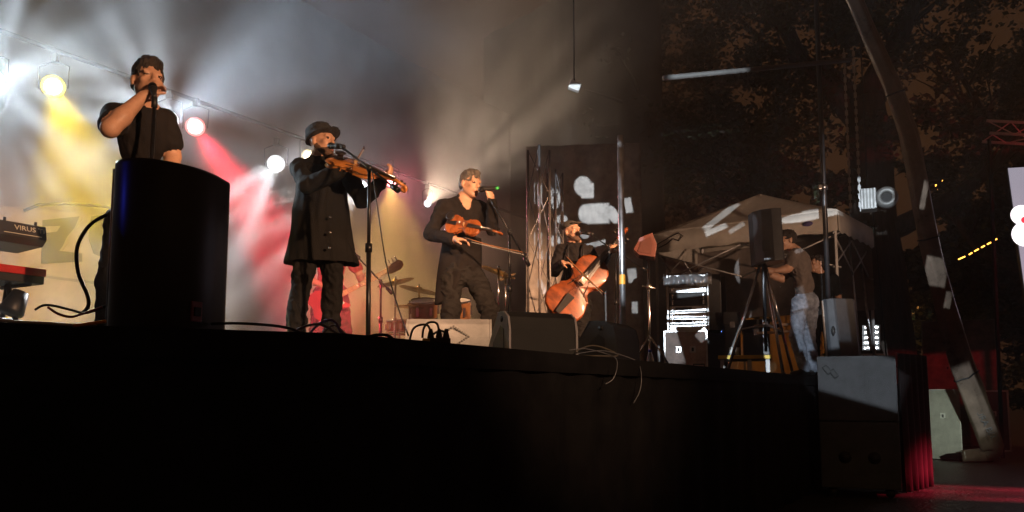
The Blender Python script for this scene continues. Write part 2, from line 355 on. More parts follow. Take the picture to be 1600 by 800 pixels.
GOBO_SHAPES = [
    gs(911, 289, 11.6, 28, 32, 0, 1.6), gs(918, 296, 11.6, 20, 24, 0, -1.6), gs(915, 332, 11.6, 22, 30, 0, 1.6), gs(935, 332, 11.6, 34, 32, 0, -1.6), gs(958, 334, 11.6, 16, 30, 0.4, 1.6), gs(982, 320, 11.6, 11, 24, 0.15, -1.3),
    gs(841, 300, 11.6, 12, 34, 0, -1.4), gs(866, 308, 11.6, 20, 34, 0, 1.4), gs(878, 340, 11.6, 18, 14, 0, 1.4), gs(841, 370, 11.6, 12, 20, 0, -1.4), gs(915, 356, 11, 14, 10),
    gs(868, 374, 11.6, 16, 20, 0, 1.4), gs(930, 380, 11.6, 44, 8, 0.2, -1), gs(842, 396, 11.6, 14, 14, 0.1, -1.4), gs(846, 445, 11.6, 10, 24, 0.5, -1.4), gs(988, 430, 11.6, 14, 22, 0.1, -0.8), gs(992, 480, 11.6, 9, 18, 0, -0.8), gs(970, 375, 6.3, 8, 200, 0.02, -0.8),
    gs(1128, 330, 12.4, 70, 11, 0.72, -1), gs(1120, 352, 12.2, 34, 9, 0.35, -1), gs(1152, 352, 12.2, 26, 7, 0.5, -0.5), gs(1171, 362, 10.0, 20, 40), gs(1262, 337, 11.8, 90, 16, 0.10), gs(1285, 333, 11.8, 60, 18, 0.1, -1),
    gs(1293, 255, 10.6, 12, 92, 0, -1.0), gs(1292, 420, 10.6, 10, 90, 0, -1), gs(1107, 116, 10.0, 126, 12, 0.09, -1), gs(897, 142, 9.2, 22, 22, 0, -1),
    gs(1070, 437, 11.3, 66, 14, 0.03, -0.32), gs(1082, 458, 11.3, 46, 12, 0.1, -0.32), gs(1072, 487, 11.3, 64, 5, 0.04, -0.32), gs(1072, 497, 11.3, 64, 5, -0.03, -0.32), gs(1072, 507, 11.3, 64, 6, 0.02, -0.32), gs(1050, 540, 11.25, 26, 60, 0.25, -0.3), gs(1098, 524, 11.25, 20, 16, 0.7, -0.3),
    gs(1248, 395, 10.0, 16, 8, 0.6), gs(1243, 470, 10.0, 30, 36, 0.2, -0.32), gs(1252, 520, 10.0, 24, 60, 0.25, -0.28), gs(1262, 560, 10.0, 10, 40, 0.3, -0.3), gs(1296, 505, 10.2, 16, 90, 0.08, -0.8), gs(1308, 500, 10.2, 30, 80, 0.1, -0.3),
    gs(1338, 585, 8.3, 150, 78, -0.33, -0.30),
    gs(1110, 300, 14, 2.0, 40, -0.75, -0.8), gs(1372, 312, 13, 46, 40, 0, -0.9), gs(1344, 305, 13, 10, 60, 0, -0.9), gs(1360, 527, 13.6, 26, 40, 0, -0.7), gs(1390, 530, 14, 8, 40, 0.1, -0.9),
    gs(1203, 510, 9.4, 8, 170, 0.09, -1), gs(1158, 500, 9.6, 6, 170, -0.37, -0.9), gs(1196, 408, 9.6, 16, 1.5),
    gs(1462, 425, 11.7, 34, 44, -0.2, -0.9), gs(1481, 470, 11.9, 10, 26, -0.2, -0.7), gs(1522, 625, 12.4, 30, 110, 0.38, -0.8), gs(1444, 305, 11.4, 8, 46, -0.2, -0.9)]
projector()

# ------------------------------------------------------------------ haze and smoke
def volume_mat(name, col, dens, aniso, noise_scale=None):
    m = bpy.data.materials.new(name); m.use_nodes = True; nt = m.node_tree; nt.nodes.remove(nt.nodes['Principled BSDF'])
    v = nt.nodes.new('ShaderNodeVolumePrincipled'); v.inputs['Color'].default_value = tuple(col) + (1,); v.inputs['Density'].default_value = dens; v.inputs['Anisotropy'].default_value = aniso
    nt.links.new(v.outputs[0], nt.nodes['Material Output'].inputs['Volume'])
    if noise_scale:
        t = nt.nodes.new('ShaderNodeTexCoord'); n = nt.nodes.new('ShaderNodeTexNoise'); n.inputs['Scale'].default_value = noise_scale; n.inputs['Detail'].default_value = 5.0; n.inputs['Roughness'].default_value = 0.65
        n.inputs['Distortion'].default_value = 0.6
        nt.links.new(t.outputs['Object'], n.inputs['Vector'])
        r = nt.nodes.new('ShaderNodeMapRange'); r.inputs['From Min'].default_value = 0.42; r.inputs['From Max'].default_value = 0.72; r.inputs['To Min'].default_value = dens*0.30; r.inputs['To Max'].default_value = dens
        nt.links.new(n.outputs['Fac'], r.inputs['Value']); nt.links.new(r.outputs['Result'], v.inputs['Density'])
    return m
hz = MB(); hz.box((4, 24, 1.5), (74, 62, 21)); 
tag(hz.build('haze', volume_mat('haze', (0.95, 0.95, 0.95), 0.0028, 0.25)), 'thin stage haze hanging over the whole place', 'haze', kind='stuff')
sm = MB(); smc = S1 + N*5.95 + D*8.0
sm.box((0, 0, 0), (22, 5.5, 7.6)); so = sm.build('smoke', volume_mat('smoke', (0.95, 0.95, 0.95), 0.14, 0.2, 0.75))
so.location = (smc.x, smc.y, DECK + 3.85); so.rotation_euler = (0, 0, math.atan2(D.y, D.x))
tag(so, 'drifting clouds of stage smoke around the lamps', 'smoke', kind='stuff')
# ================================================================== setting: ground, deck, skirt, backdrop
M_asphalt = mat('asphalt', (0.05, 0.048, 0.046), 0.38, var=0.4, scale=2.2, bump=1.0, bscale=26)
g = MB(); g.add([(-60, -20, 0), (70, -20, 0), (70, 120, 0), (-60, 120, 0)], [(0, 1, 2, 3)])
tag(g.build('ground', M_asphalt), kind='structure')
M_deck = mat('stage_plywood', (0.03, 0.028, 0.027), 0.5, var=0.25)
def plan(k, off, z=0): 
    p = S1 + D*k + N*off; return Vector((p.x, p.y, z))
# deck of plywood boards on a black frame
A0 = S0; 
deck = thing('stage_deck', 'black stage deck on which the band stands', 'stage', (0, 0, 0)); deck['kind'] = 'structure'
outline = [Vector((S0.x, S0.y, 0)), Vector((S1.x, S1.y, 0)), plan(15, 0), plan(15, 9), plan(-2.5, 9)]
db = MB(); n_ = len(outline)
db.add([(p.x, p.y, DECK) for p in outline] + [(p.x, p.y, DECK - 0.1) for p in outline], [tuple(range(n_)), tuple(range(n_, 2*n_))[::-1]] + [(i, i+n_, (i+1) % n_ + n_, (i+1) % n_) for i in range(n_)])
db.build('deck_frame', M_deck, deck)
# front skirt: pleated black molton
def pleated(path, z0, z1, amp, wl, name, m, parent=None, nz=6, seed=0, thick=0.004):
    pts = []; 
    for a, b in zip(path[:-1], path[1:]):
        L = (b - a).length; k = max(2, int(L / (wl/8)))
        for i in range(k): pts.append(a + (b - a) * i / k)
    pts.append(path[-1]); vs = []; fs = []; s = 0.0
    for i, p in enumerate(pts):
        t = (pts[min(i+1, len(pts)-1)] - pts[max(i-1, 0)]); t.z = 0; t.normalize(); nn = Vector((-t.y, t.x, 0))
        if i: s += (p - pts[i-1]).length
        for j in range(nz + 1):
            f = j / nz; z = z0 + (z1 - z0) * f
            a = amp * (1.15 - 0.6*f) * (math.sin(2*PI*s/wl + 1.5*math.sin(s*1.3 + seed)) + 0.5*mnoise.noise((s*2.1, z*0.6, seed)))
            vs.append((p.x + nn.x*a, p.y + nn.y*a, z))
    m_ = nz + 1
    for i in range(len(pts) - 1):
        for j in range(nz): fs.append((i*m_ + j, (i+1)*m_ + j, (i+1)*m_ + j + 1, i*m_ + j + 1))
    b = MB(); b.add(vs, fs, 0, True); o = b.build(name, m, parent)
    md = o.modifiers.new('thick', 'SOLIDIFY'); md.thickness = thick
    return o
off = 0.035
skirt = pleated([S0 - N*off + Vector((0.0, -0.02, 0)), S1 - N*off, plan(15, -off)], 0.0, DECK - 0.012, 0.02, 0.42, 'stage_skirt', M_cloth_black)
tag(skirt, 'black pleated cloth skirt hanging from the stage front', 'stage skirt')
# a lip of black gaffered cloth along the edge
lip = MB(); rnd = random.Random(3)
pth = [S0, S1] + [plan(k*0.5, 0) for k in range(1, 31)]
vs = []; fs = []
for i, p in enumerate(pth):
    z = DECK + 0.001 + 0.002*rnd.random()
    vs += [(p.x - N.x*0.06, p.y - N.y*0.06, DECK - 0.09), (p.x - N.x*0.065, p.y - N.y*0.065, z), (p.x + N.x*0.25, p.y + N.y*0.25, z)]
for i in range(len(pth)-1):
    for j in range(2): fs.append((i*3+j, (i+1)*3+j, (i+1)*3+j+1, i*3+j+1))
lip.add(vs, fs, 0, True); lip.build('edge_cloth', M_cloth_black, deck)
# rear backdrop: pale grey cloth with soft folds and a dark printed banner in front of it
M_backdrop = mat('backdrop_cloth', (0.33, 0.31, 0.285), 0.9, var=0.12, scale=1.2, bump=0.15, bscale=120)
bd = pleated([plan(-2, 8.2), plan(14.5, 8.2)], DECK, DECK + 6.5, 0.035, 0.9, 'backdrop_curtain', M_backdrop, nz=14, seed=5)
tag(bd, 'tall pale grey backdrop curtain behind the band', 'curtain')
# ================================================================== people: one continuous surface grown from a distance field
class SDF:
    def __init__(s, lo, hi, h):
        s.h = h; s.lo = np.array(lo, float) - 3*h; n = np.ceil((np.array(hi, float) + 3*h - s.lo) / h).astype(int) + 1
        s.n = n; s.V = np.full(n, 1.0, np.float32); s.raw = np.full(n, 1.0, np.float32); s.mat = np.zeros(n, np.int16)
    def _grid(s, lo, hi):
        i0 = np.clip(np.floor((lo - s.lo) / s.h).astype(int), 0, s.n - 1); i1 = np.clip(np.ceil((hi - s.lo) / s.h).astype(int) + 1, 1, s.n)
        if np.any(i1 <= i0): return None
        ax = [(np.arange(i0[k], i1[k]) * s.h + s.lo[k]).astype(np.float32) for k in range(3)]
        return (slice(i0[0], i1[0]), slice(i0[1], i1[1]), slice(i0[2], i1[2])), ax[0][:, None, None], ax[1][None, :, None], ax[2][None, None, :]
    def _put(s, sl, d, k, m, op):
        V = s.V[sl]
        if op == 'add':
            if k > 0:
                hh = np.clip(0.5 + 0.5*(V - d)/k, 0, 1); V[...] = V*(1-hh) + d*hh - k*hh*(1-hh)
            else: np.minimum(V, d, out=V)
            if m is not None:
                R = s.raw[sl]; w = d < R; s.mat[sl][w] = m; R[w] = d[w]
        elif op == 'sub':
            hh = np.clip(0.5 - 0.5*(V + d)/max(k, 1e-6), 0, 1); V[...] = V*(1-hh) - d*hh + k*hh*(1-hh)
        elif op == 'paint':
            s.mat[sl][d < 0] = m
    def cap(s, a, b, ra, rb=None, m=0, k=0.02, op='add', flat=None):
        """round cone from a to b; flat=(axis vector, factor) squeezes it across that axis"""
        if rb is None: rb = ra
        a = np.array(a, float); b = np.array(b, float); R = max(ra, rb) + 0.05 + k
        g = s._grid(np.minimum(a, b) - R, np.maximum(a, b) + R)
        if g is None: return s
        sl, X, Y, Z = g; ab = b - a; L2 = max(float(ab @ ab), 1e-9)
        px, py, pz = X - a[0], Y - a[1], Z - a[2]
        t = np.clip((px*ab[0] + py*ab[1] + pz*ab[2]) / L2, 0, 1)
        dx, dy, dz = px - t*ab[0], py - t*ab[1], pz - t*ab[2]
        if flat is not None:
            f = np.array(flat[0], float); f /= np.linalg.norm(f); q = dx*f[0] + dy*f[1] + dz*f[2]; c = 1.0/flat[1] - 1.0
            dx, dy, dz = dx + q*c*f[0], dy + q*c*f[1], dz + q*c*f[2]
        d = np.sqrt(dx*dx + dy*dy + dz*dz) - (ra + (rb - ra)*t)
        s._put(sl, d.astype(np.float32), k, m, op); return s
    def ell(s, c, r, B=None, m=0, k=0.02, op='add'):
        """ellipsoid; B = 3 unit axes as rows"""
        c = np.array(c, float); r = np.array(r, float); R = float(r.max()) + 0.05 + k
        g = s._grid(c - R, c + R)
        if g is None: return s
        sl, X, Y, Z = g; px, py, pz = X - c[0], Y - c[1], Z - c[2]
        if B is not None:
            B = np.array(B, float); px, py, pz = (B[i][0]*px + B[i][1]*py + B[i][2]*pz for i in range(3))
        k0 = np.sqrt((px/r[0])**2 + (py/r[1])**2 + (pz/r[2])**2); k1 = np.sqrt((px/r[0]**2)**2 + (py/r[1]**2)**2 + (pz/r[2]**2)**2)
        d = np.where(k1 > 1e-6, k0*(k0 - 1)/np.maximum(k1, 1e-6), -float(r.min()))
        s._put(sl, d.astype(np.float32), k, m, op); return s
    def half(s, p, n, op='sub', k=0.004, m=None):
        """cut away the side n points to"""
        n = np.array(n, float); n /= np.linalg.norm(n); sl, X, Y, Z = s._grid(s.lo, s.lo + s.n*s.h)
        d = -((X - p[0])*n[0] + (Y - p[1])*n[1] + (Z - p[2])*n[2]); s._put(sl, d.astype(np.float32), k, m, op); return s
    def mesh(s, name, mats, parent, disp=None, smooth_it=2):
        V = s.V; n = V.shape; neg = V < 0
        c = [neg[i:n[0]-1+i, j:n[1]-1+j, k:n[2]-1+k] for i in (0, 1) for j in (0, 1) for k in (0, 1)]
        cnt = sum(x.astype(np.int8) for x in c); act = (cnt > 0) & (cnt < 8)
        idx = np.argwhere(act); vid = np.full(act.shape, -1, np.int64); vid[act] = np.arange(len(idx))
        vals = np.stack([V[idx[:, 0]+i, idx[:, 1]+j, idx[:, 2]+k] for i in (0, 1) for j in (0, 1) for k in (0, 1)], 1)
        cor = np.array([(i, j, k) for i in (0, 1) for j in (0, 1) for k in (0, 1)], float)
        acc = np.zeros((len(idx), 3)); num = np.zeros(len(idx))
        for a in range(8):
            for b in range(a+1, 8):
                if np.abs(cor[a] - cor[b]).sum() != 1: continue
                va, vb = vals[:, a], vals[:, b]; w = (va < 0) != (vb < 0); t = np.where(w, va/np.where(w, va - vb, 1), 0)
                acc += np.where(w[:, None], cor[a] + t[:, None]*(cor[b] - cor[a]), 0); num += w
        pos = (idx + acc/num[:, None])*s.h + s.lo
        quads = []
        for ax in range(3):
            o = [0, 0, 0]; o[ax] = 1; e = np.zeros(3, int); e[ax] = 1
            A = neg[:n[0]-o[0], :n[1]-o[1], :n[2]-o[2]]; Bb = neg[o[0]:, o[1]:, o[2]:]
            ed = np.argwhere(A != Bb); u, w = [(1, 2), (2, 0), (0, 1)][ax]
            ok = (ed[:, u] > 0) & (ed[:, w] > 0) & (ed[:, u] < n[u]-1) & (ed[:, w] < n[w]-1); ed = ed[ok]
            flip = neg[ed[:, 0], ed[:, 1], ed[:, 2]]
            def cell(du, dw):
                q = ed.copy(); q[:, u] -= du; q[:, w] -= dw; return vid[q[:, 0], q[:, 1], q[:, 2]]
            Q = np.stack([cell(1, 1), cell(0, 1), cell(0, 0), cell(1, 0)], 1); Q[~flip] = Q[~flip][:, ::-1]; quads.append(Q)
        Q = np.concatenate(quads); Q = Q[(Q >= 0).all(1)]
        vm = s.mat[idx[:, 0], idx[:, 1], idx[:, 2]]
        # a little relaxation takes the voxel steps out
        e = np.concatenate([Q[:, [0, 1]], Q[:, [1, 2]], Q[:, [2, 3]], Q[:, [3, 0]]])
        for _ in range(smooth_it):
            sm = np.zeros_like(pos); dg = np.zeros(len(pos)); np.add.at(sm, e[:, 0], pos[e[:, 1]]); np.add.at(dg, e[:, 0], 1)
            pos = pos*0.5 + 0.5*sm/np.maximum(dg, 1)[:, None]
        me = bpy.data.meshes.new(name); me.from_pydata(pos.tolist(), [], Q.tolist())
        fm = vm[Q]; fm = np.sort(fm, 1)[:, 1]
        for m in mats: me.materials.append(m)
        me.polygons.foreach_set('material_index', fm.astype(np.int32)); me.polygons.foreach_set('use_smooth', np.ones(len(Q), bool))
        me.update()
        if disp:
            nr = np.empty(len(pos)*3, np.float32); me.vertices.foreach_get('normal', nr); nr = nr.reshape(-1, 3)
            for i in range(len(pos)):
                f = disp.get(int(vm[i]))
                if f: pos[i] += nr[i]*f(pos[i])
            me.vertices.foreach_set('co', pos.astype(np.float32).ravel()); me.update()
        return link(bpy.data.objects.new(name, me), parent)
def folds(amp, sx, sz, seed=0.0):
    def f(p):                                            # soft hang plus sharper ridged creases
        n1 = mnoise.noise((p[0]*sx + seed, p[1]*sx, p[2]*sz)); n2 = mnoise.noise((p[0]*sx*1.7 + p[2]*3, p[1]*sx*1.7 + seed, p[2]*sz*1.9))
        n3 = mnoise.noise((p[0]*sx*3.3, p[1]*sx*3.3 + seed, p[2]*sz*3.7 + p[0]*9))
        return amp*(0.8*n1 + 0.9*(0.35 - abs(n2)*1.6) + 0.4*(0.3 - abs(n3)*1.5))
    return f
V3 = lambda *a: np.array(a, float)
def nrm(v): v = np.array(v, float); return v/np.linalg.norm(v)
class Head:
    """head frame: c centre, f forward, u up; P(x,y,z) = right, forward, up in metres"""
    def __init__(s, c, f, u=(0, 0, 1), k=1.0):
        s.c = np.array(c, float); s.f = nrm(f); u = np.array(u, float); s.u = nrm(u - s.f*(u @ s.f)); s.r = np.cross(s.f, s.u); s.k = k
        s.B = [s.r, s.f, s.u]
    def P(s, x, y, z): return s.c + s.k*(s.r*x + s.f*y + s.u*z)
def grow_head(S, H, neck, skin=0, beard=None, lip=None, eye=None):
    k = H.k; P = H.P; B = H.B
    E = lambda c, r, m=skin, kk=0.012, op='add': S.ell(P(*c), np.array(r)*k, B, m, kk, op)
    S.cap(P(0, -0.025, -0.06), neck, 0.054*k, 0.062, skin, 0.03)
    E((0, -0.012, 0.035), (0.076, 0.095, 0.088)); E((0, 0.022, -0.035), (0.063, 0.072, 0.082))
    for q in (-1, 1):
        S.cap(P(q*0.052, -0.005, -0.05), P(q*0.018, 0.062, -0.098), 0.018*k, 0.017*k, skin, 0.018)
        E((q*0.043, 0.064, -0.022), (0.021, 0.02, 0.017)); E((q*0.079, -0.012, -0.008), (0.011, 0.021, 0.033), kk=0.006)
    E((0, 0.066, -0.098), (0.027, 0.026, 0.02))
    S.cap(P(-0.042, 0.078, 0.024), P(0.042, 0.078, 0.024), 0.012*k, 0.012*k, skin, 0.014)
    for q in (-1, 1):
        E((q*0.031, 0.104, 0.004), (0.019, 0.019, 0.013), kk=0.009, op='sub')
        if eye is not None: E((q*0.031, 0.078, 0.003), (0.012, 0.012, 0.008), eye, 0.003)
    S.cap(P(0, 0.090, 0.014), P(0, 0.112, -0.03), 0.0085*k, 0.0125*k, skin, 0.009)
    for q in (-1, 1): E((q*0.012, 0.1, -0.034), (0.009, 0.011, 0.008), kk=0.006)
    E((0, 0.088, -0.055), (0.026, 0.014, 0.02)); 
    E((0, 0.104, -0.0625), (0.028, 0.012, 0.0035), kk=0.004, op='sub')
    if lip is not None:
        S.cap(P(-0.018, 0.093, -0.056), P(0.018, 0.093, -0.056), 0.006*k, 0.006*k, lip, 0.004); S.cap(P(-0.015, 0.092, -0.07), P(0.015, 0.092, -0.07), 0.007*k, 0.007*k, lip, 0.004)
    if beard is not None:
        for q in (-1, 1):
            S.cap(P(q*0.062, 0.0, -0.045), P(q*0.03, 0.062, -0.098), 0.016*k, 0.019*k, beard, 0.015)
            S.cap(P(0, 0.094, -0.047), P(q*0.032, 0.078, -0.075), 0.006*k, 0.008*k, beard, 0.008)
        E((0, 0.07, -0.105), (0.034, 0.03, 0.028), beard)
def grow_hand(S, wrist, d, palm, skin=0, curl=0.6, spread=0.0, thumb=1, grip=None):
    """palm and five fingers; d = towards the knuckles, palm = the way the palm faces, thumb side +1/-1; curl in radians per joint"""
    d = nrm(d); pn = np.array(palm, float); pn = nrm(pn - d*(pn @ d)); sd = np.cross(d, pn)*thumb
    w = np.array(wrist, float)
    S.cap(w + d*0.02, w + d*0.07, 0.034, 0.038, skin, 0.012, flat=(pn, 0.5))
    lens = [0.078, 0.086, 0.08, 0.062]
    for i in range(4):
        o = (1.5 - i)*0.0195; base = w + d*0.092 + sd*o; a = curl*0.7; p = base; dd = d + sd*(spread*(1.5 - i)); dd = nrm(dd)
        S.cap(w + d*0.05 + sd*o*0.8, base, 0.012, 0.0105, skin, 0.008)
        for j, fr in enumerate((0.45, 0.32, 0.23)):
            v = nrm(dd*math.cos(a) + pn*math.sin(a)); q = p + v*lens[i]*fr
            S.cap(p, q, 0.0102 - 0.001*j, 0.0094 - 0.001*j, skin, 0.004); p = q; a += curl
    tb = w + d*0.03 + sd*0.03 + pn*0.008; t1 = tb + nrm(d*0.6 + sd*0.75 + pn*(0.3 + 0.4*curl))*0.042; t2 = t1 + nrm(d*0.9 + sd*(0.35 - 0.5*curl) + pn*(0.2 + 0.6*curl))*0.032
    S.cap(tb, t1, 0.016, 0.0125, skin, 0.012); S.cap(t1, t2, 0.012, 0.010, skin, 0.005); S.cap(t2, t2 + (t2 - t1)*0.6, 0.0105, 0.0085, skin, 0.004)
def grow_arm(S, sh, el, wr, sl_mat, skin, sleeve=1.0, r=(0.058, 0.046, 0.036), loose=0.008):
    """sleeve: 1 long, 0.5 short (to above the elbow)"""
    sh, el, wr = (np.array(q, float) for q in (sh, el, wr))
    if sleeve >= 1:
        S.cap(sh, el, r[0] + loose, r[1] + loose, sl_mat, 0.03); S.cap(el, el + (wr - el)*0.95, r[1] + loose, r[2] + loose*0.9, sl_mat, 0.02); S.cap(el + (wr-el)*0.85, wr + (wr - el)*0.04, r[2]*0.8, r[2]*0.75, skin, 0.004)
    else:
        e2 = sh + (el - sh)*0.62
        S.cap(sh, e2, r[0] + loose + 0.004, r[0] + loose + 0.004, sl_mat, 0.03); S.cap(sh, el, r[0]*0.92, r[1]*0.95, skin, 0.006); S.cap(el, el + (wr - el)*0.35, r[1]*0.98, r[1], skin, 0.02); S.cap(el + (wr - el)*0.35, wr, r[1], r[2]*0.78, skin, 0.02)
def grow_leg(S, hip, kn, an, toe, trouser, shoe, r=(0.092, 0.062, 0.047), loose=0.01, flare=0.0):
    hip, kn, an, toe = (np.array(q, float) for q in (hip, kn, an, toe))
    S.cap(hip, kn, r[0] + loose, r[1] + loose, trouser, 0.04); S.cap(kn, kn + (an - kn)*0.3, r[1] + loose, r[1]*0.98 + loose, trouser, 0.03); S.cap(kn + (an - kn)*0.3, an + (kn - an)*0.06, r[1]*0.98 + loose, r[2] + loose + flare, trouser, 0.03)
    S.cap(an + (an - kn)*0.06, toe, 0.042, 0.036, shoe, 0.01); S.cap(an + (an - toe)*0.25 + (0, 0, -0.03), toe + (0, 0, -0.005), 0.034, 0.034, shoe, 0.01, flat=((0, 0, 1), 0.7))
def grow_torso(S, neck, shL, shR, waist, hips, hipw, shirt, trouser, depth=0.11, wr=0.13):
    neck, shL, shR, waist, hips = (np.array(q, float) for q in (neck, shL, shR, waist, hips))
    chest = (shL + shR)*0.5; across = nrm(shR - shL); up = nrm(chest - waist); fw = np.cross(across, up); w = np.linalg.norm(shR - shL)/2
    B = [across, fw, up]
    S.ell(chest + (waist - chest)*0.28, (w*0.93, depth, 0.21), B, shirt, 0.04)
    S.cap(shL + (shR - shL)*0.06, shR + (shL - shR)*0.06, 0.062, 0.062, shirt, 0.05)
    S.cap(neck + (0, 0, -0.03), chest + (chest - neck)*0.1, 0.062, 0.085, shirt, 0.04)
    for q in (shL, shR): S.cap(neck, q + (chest - q)*0.25, 0.045, 0.055, shirt, 0.04)
    S.ell(waist, (wr, depth*0.92, 0.16), B, shirt, 0.05)
    S.ell(hips, (hipw, depth*1.0, 0.12), B, trouser, 0.03)
M_hair = mat('dark_hair', (0.022, 0.014, 0.010), 0.55, var=0.3, scale=40, bump=0.6, bscale=160, stretch=(1, 1, 0.4))
M_hair_grey = mat('greying_hair', (0.10, 0.085, 0.07), 0.55, var=0.4, scale=60, bump=0.6, bscale=160)
M_beard = mat('beard', (0.10, 0.055, 0.035), 0.7, var=0.3, scale=90, bump=0.4, bscale=260)
M_lip = mat('lips', (0.40, 0.16, 0.12), 0.45); M_eye = mat('eye', (0.05, 0.03, 0.025), 0.15, var=0)  # eyes dark all over: the low light is put into their colour
M_tee = mat('dark_tee', (0.015, 0.0125, 0.0125), 0.85, var=0.2, bump=0.35, bscale=160, spec=0.2)
M_coat = mat('black_coat', (0.009, 0.0085, 0.0085), 0.75, var=0.25, bump=0.4, bscale=150, spec=0.2)
M_trouser = mat('black_trousers', (0.009, 0.0085, 0.0085), 0.75, var=0.25, bump=0.4, bscale=140, spec=0.2)
M_cardi = mat('charcoal_knit', (0.016, 0.013, 0.012), 0.9, var=0.2, bump=0.5, bscale=260, spec=0.15)
M_shoe = mat('black_shoe', (0.012, 0.012, 0.012), 0.35)
M_jeans = mat('faded_jeans', (0.30, 0.34, 0.42), 0.85, var=0.3, scale=9, bump=0.3, bscale=200)
M_greytee = mat('grey_tee', (0.15, 0.12, 0.105), 0.85, var=0.12, bump=0.2, bscale=160)
M_burg = mat('burgundy_trousers', (0.10, 0.030, 0.030), 0.8)
M_hat = mat('black_felt', (0.020, 0.020, 0.021), 0.9, bump=0.2, bscale=220)
def hair(H, parent, m, length=1.0, front=0.075, seed=0.0, top=1.0, lo=None):
    S = SDF(H.c - 0.17, H.c + 0.17, 0.006); P = H.P; B = H.B; k = H.k
    S.ell(P(0, -0.018, 0.045), np.array((0.084, 0.1, 0.09))*k, B, 0, 0.01)
    S.ell(P(0, 0.03, 0.1), np.array((0.062, 0.06, 0.03*top))*k, B, 0, 0.02)
    S.ell(P(0, -0.06, 0.0), np.array((0.07, 0.05, 0.075*length))*k, B, 0, 0.02)
    S.ell(P(0, 0.135, -0.03), np.array((0.085, 0.085, 0.105))*k, B, 0, 0.008, 'sub')
    for q in (-1, 1): S.ell(P(q*0.09, 0.005, -0.045), np.array((0.05, 0.045, 0.06))*k, B, 0, 0.008, 'sub')
    S.ell(P(0, 0.02, -0.12), np.array((0.12, 0.14, 0.075))*k, B, 0, 0.01, 'sub')
    return S.mesh('hair', [m], parent, {0: lambda p: 0.011*mnoise.noise((p[0]*38+seed, p[1]*38, p[2]*22)) + 0.007*mnoise.noise((p[0]*90, p[1]*90+seed, p[2]*50))}, 1)
def person(fr, label, group=None):
    return thing('person', label, 'person', fr.loc, fr.rz, group)
def LV(v): return np.array(v, float)
def depth_for(px, py, h):
    """distance at which a point h above the deck is seen at (px, py)"""
    d = ray(px, py); return (DECK + h - CAMZ)/d.z*d.y
# --- the band, from their joints (photo row/column, metres towards (-) or away from (+) the viewer)
def mic_mesh(parent, a, b, ball=M_chrome, m=M_black, end=None, name='microphone'):
    a = Vector(a); b = Vector(b); d = (b - a); L = d.length; R = d.to_track_quat('Z', 'Y').to_matrix().to_4x4(); t = MB()
    t.lathe([(0.008, 0), (0.022, 0.008), (0.027, 0.028), (0.024, 0.05), (0.021, 0.056)], a, R, 14, 0)
    t.lathe([(0.0235, 0.05), (0.0235, 0.062), (0.019, 0.075), (0.015, L - 0.012), (0.0125, L)], a, R, 14, 1)
    mats = [ball, m]
    if end is not None: t.lathe([(0.0155, L - 0.03), (0.0155, L - 0.004), (0.010, L + 0.004)], a, R, 12, 2); mats.append(end)
    return t.build(name, mats, parent)
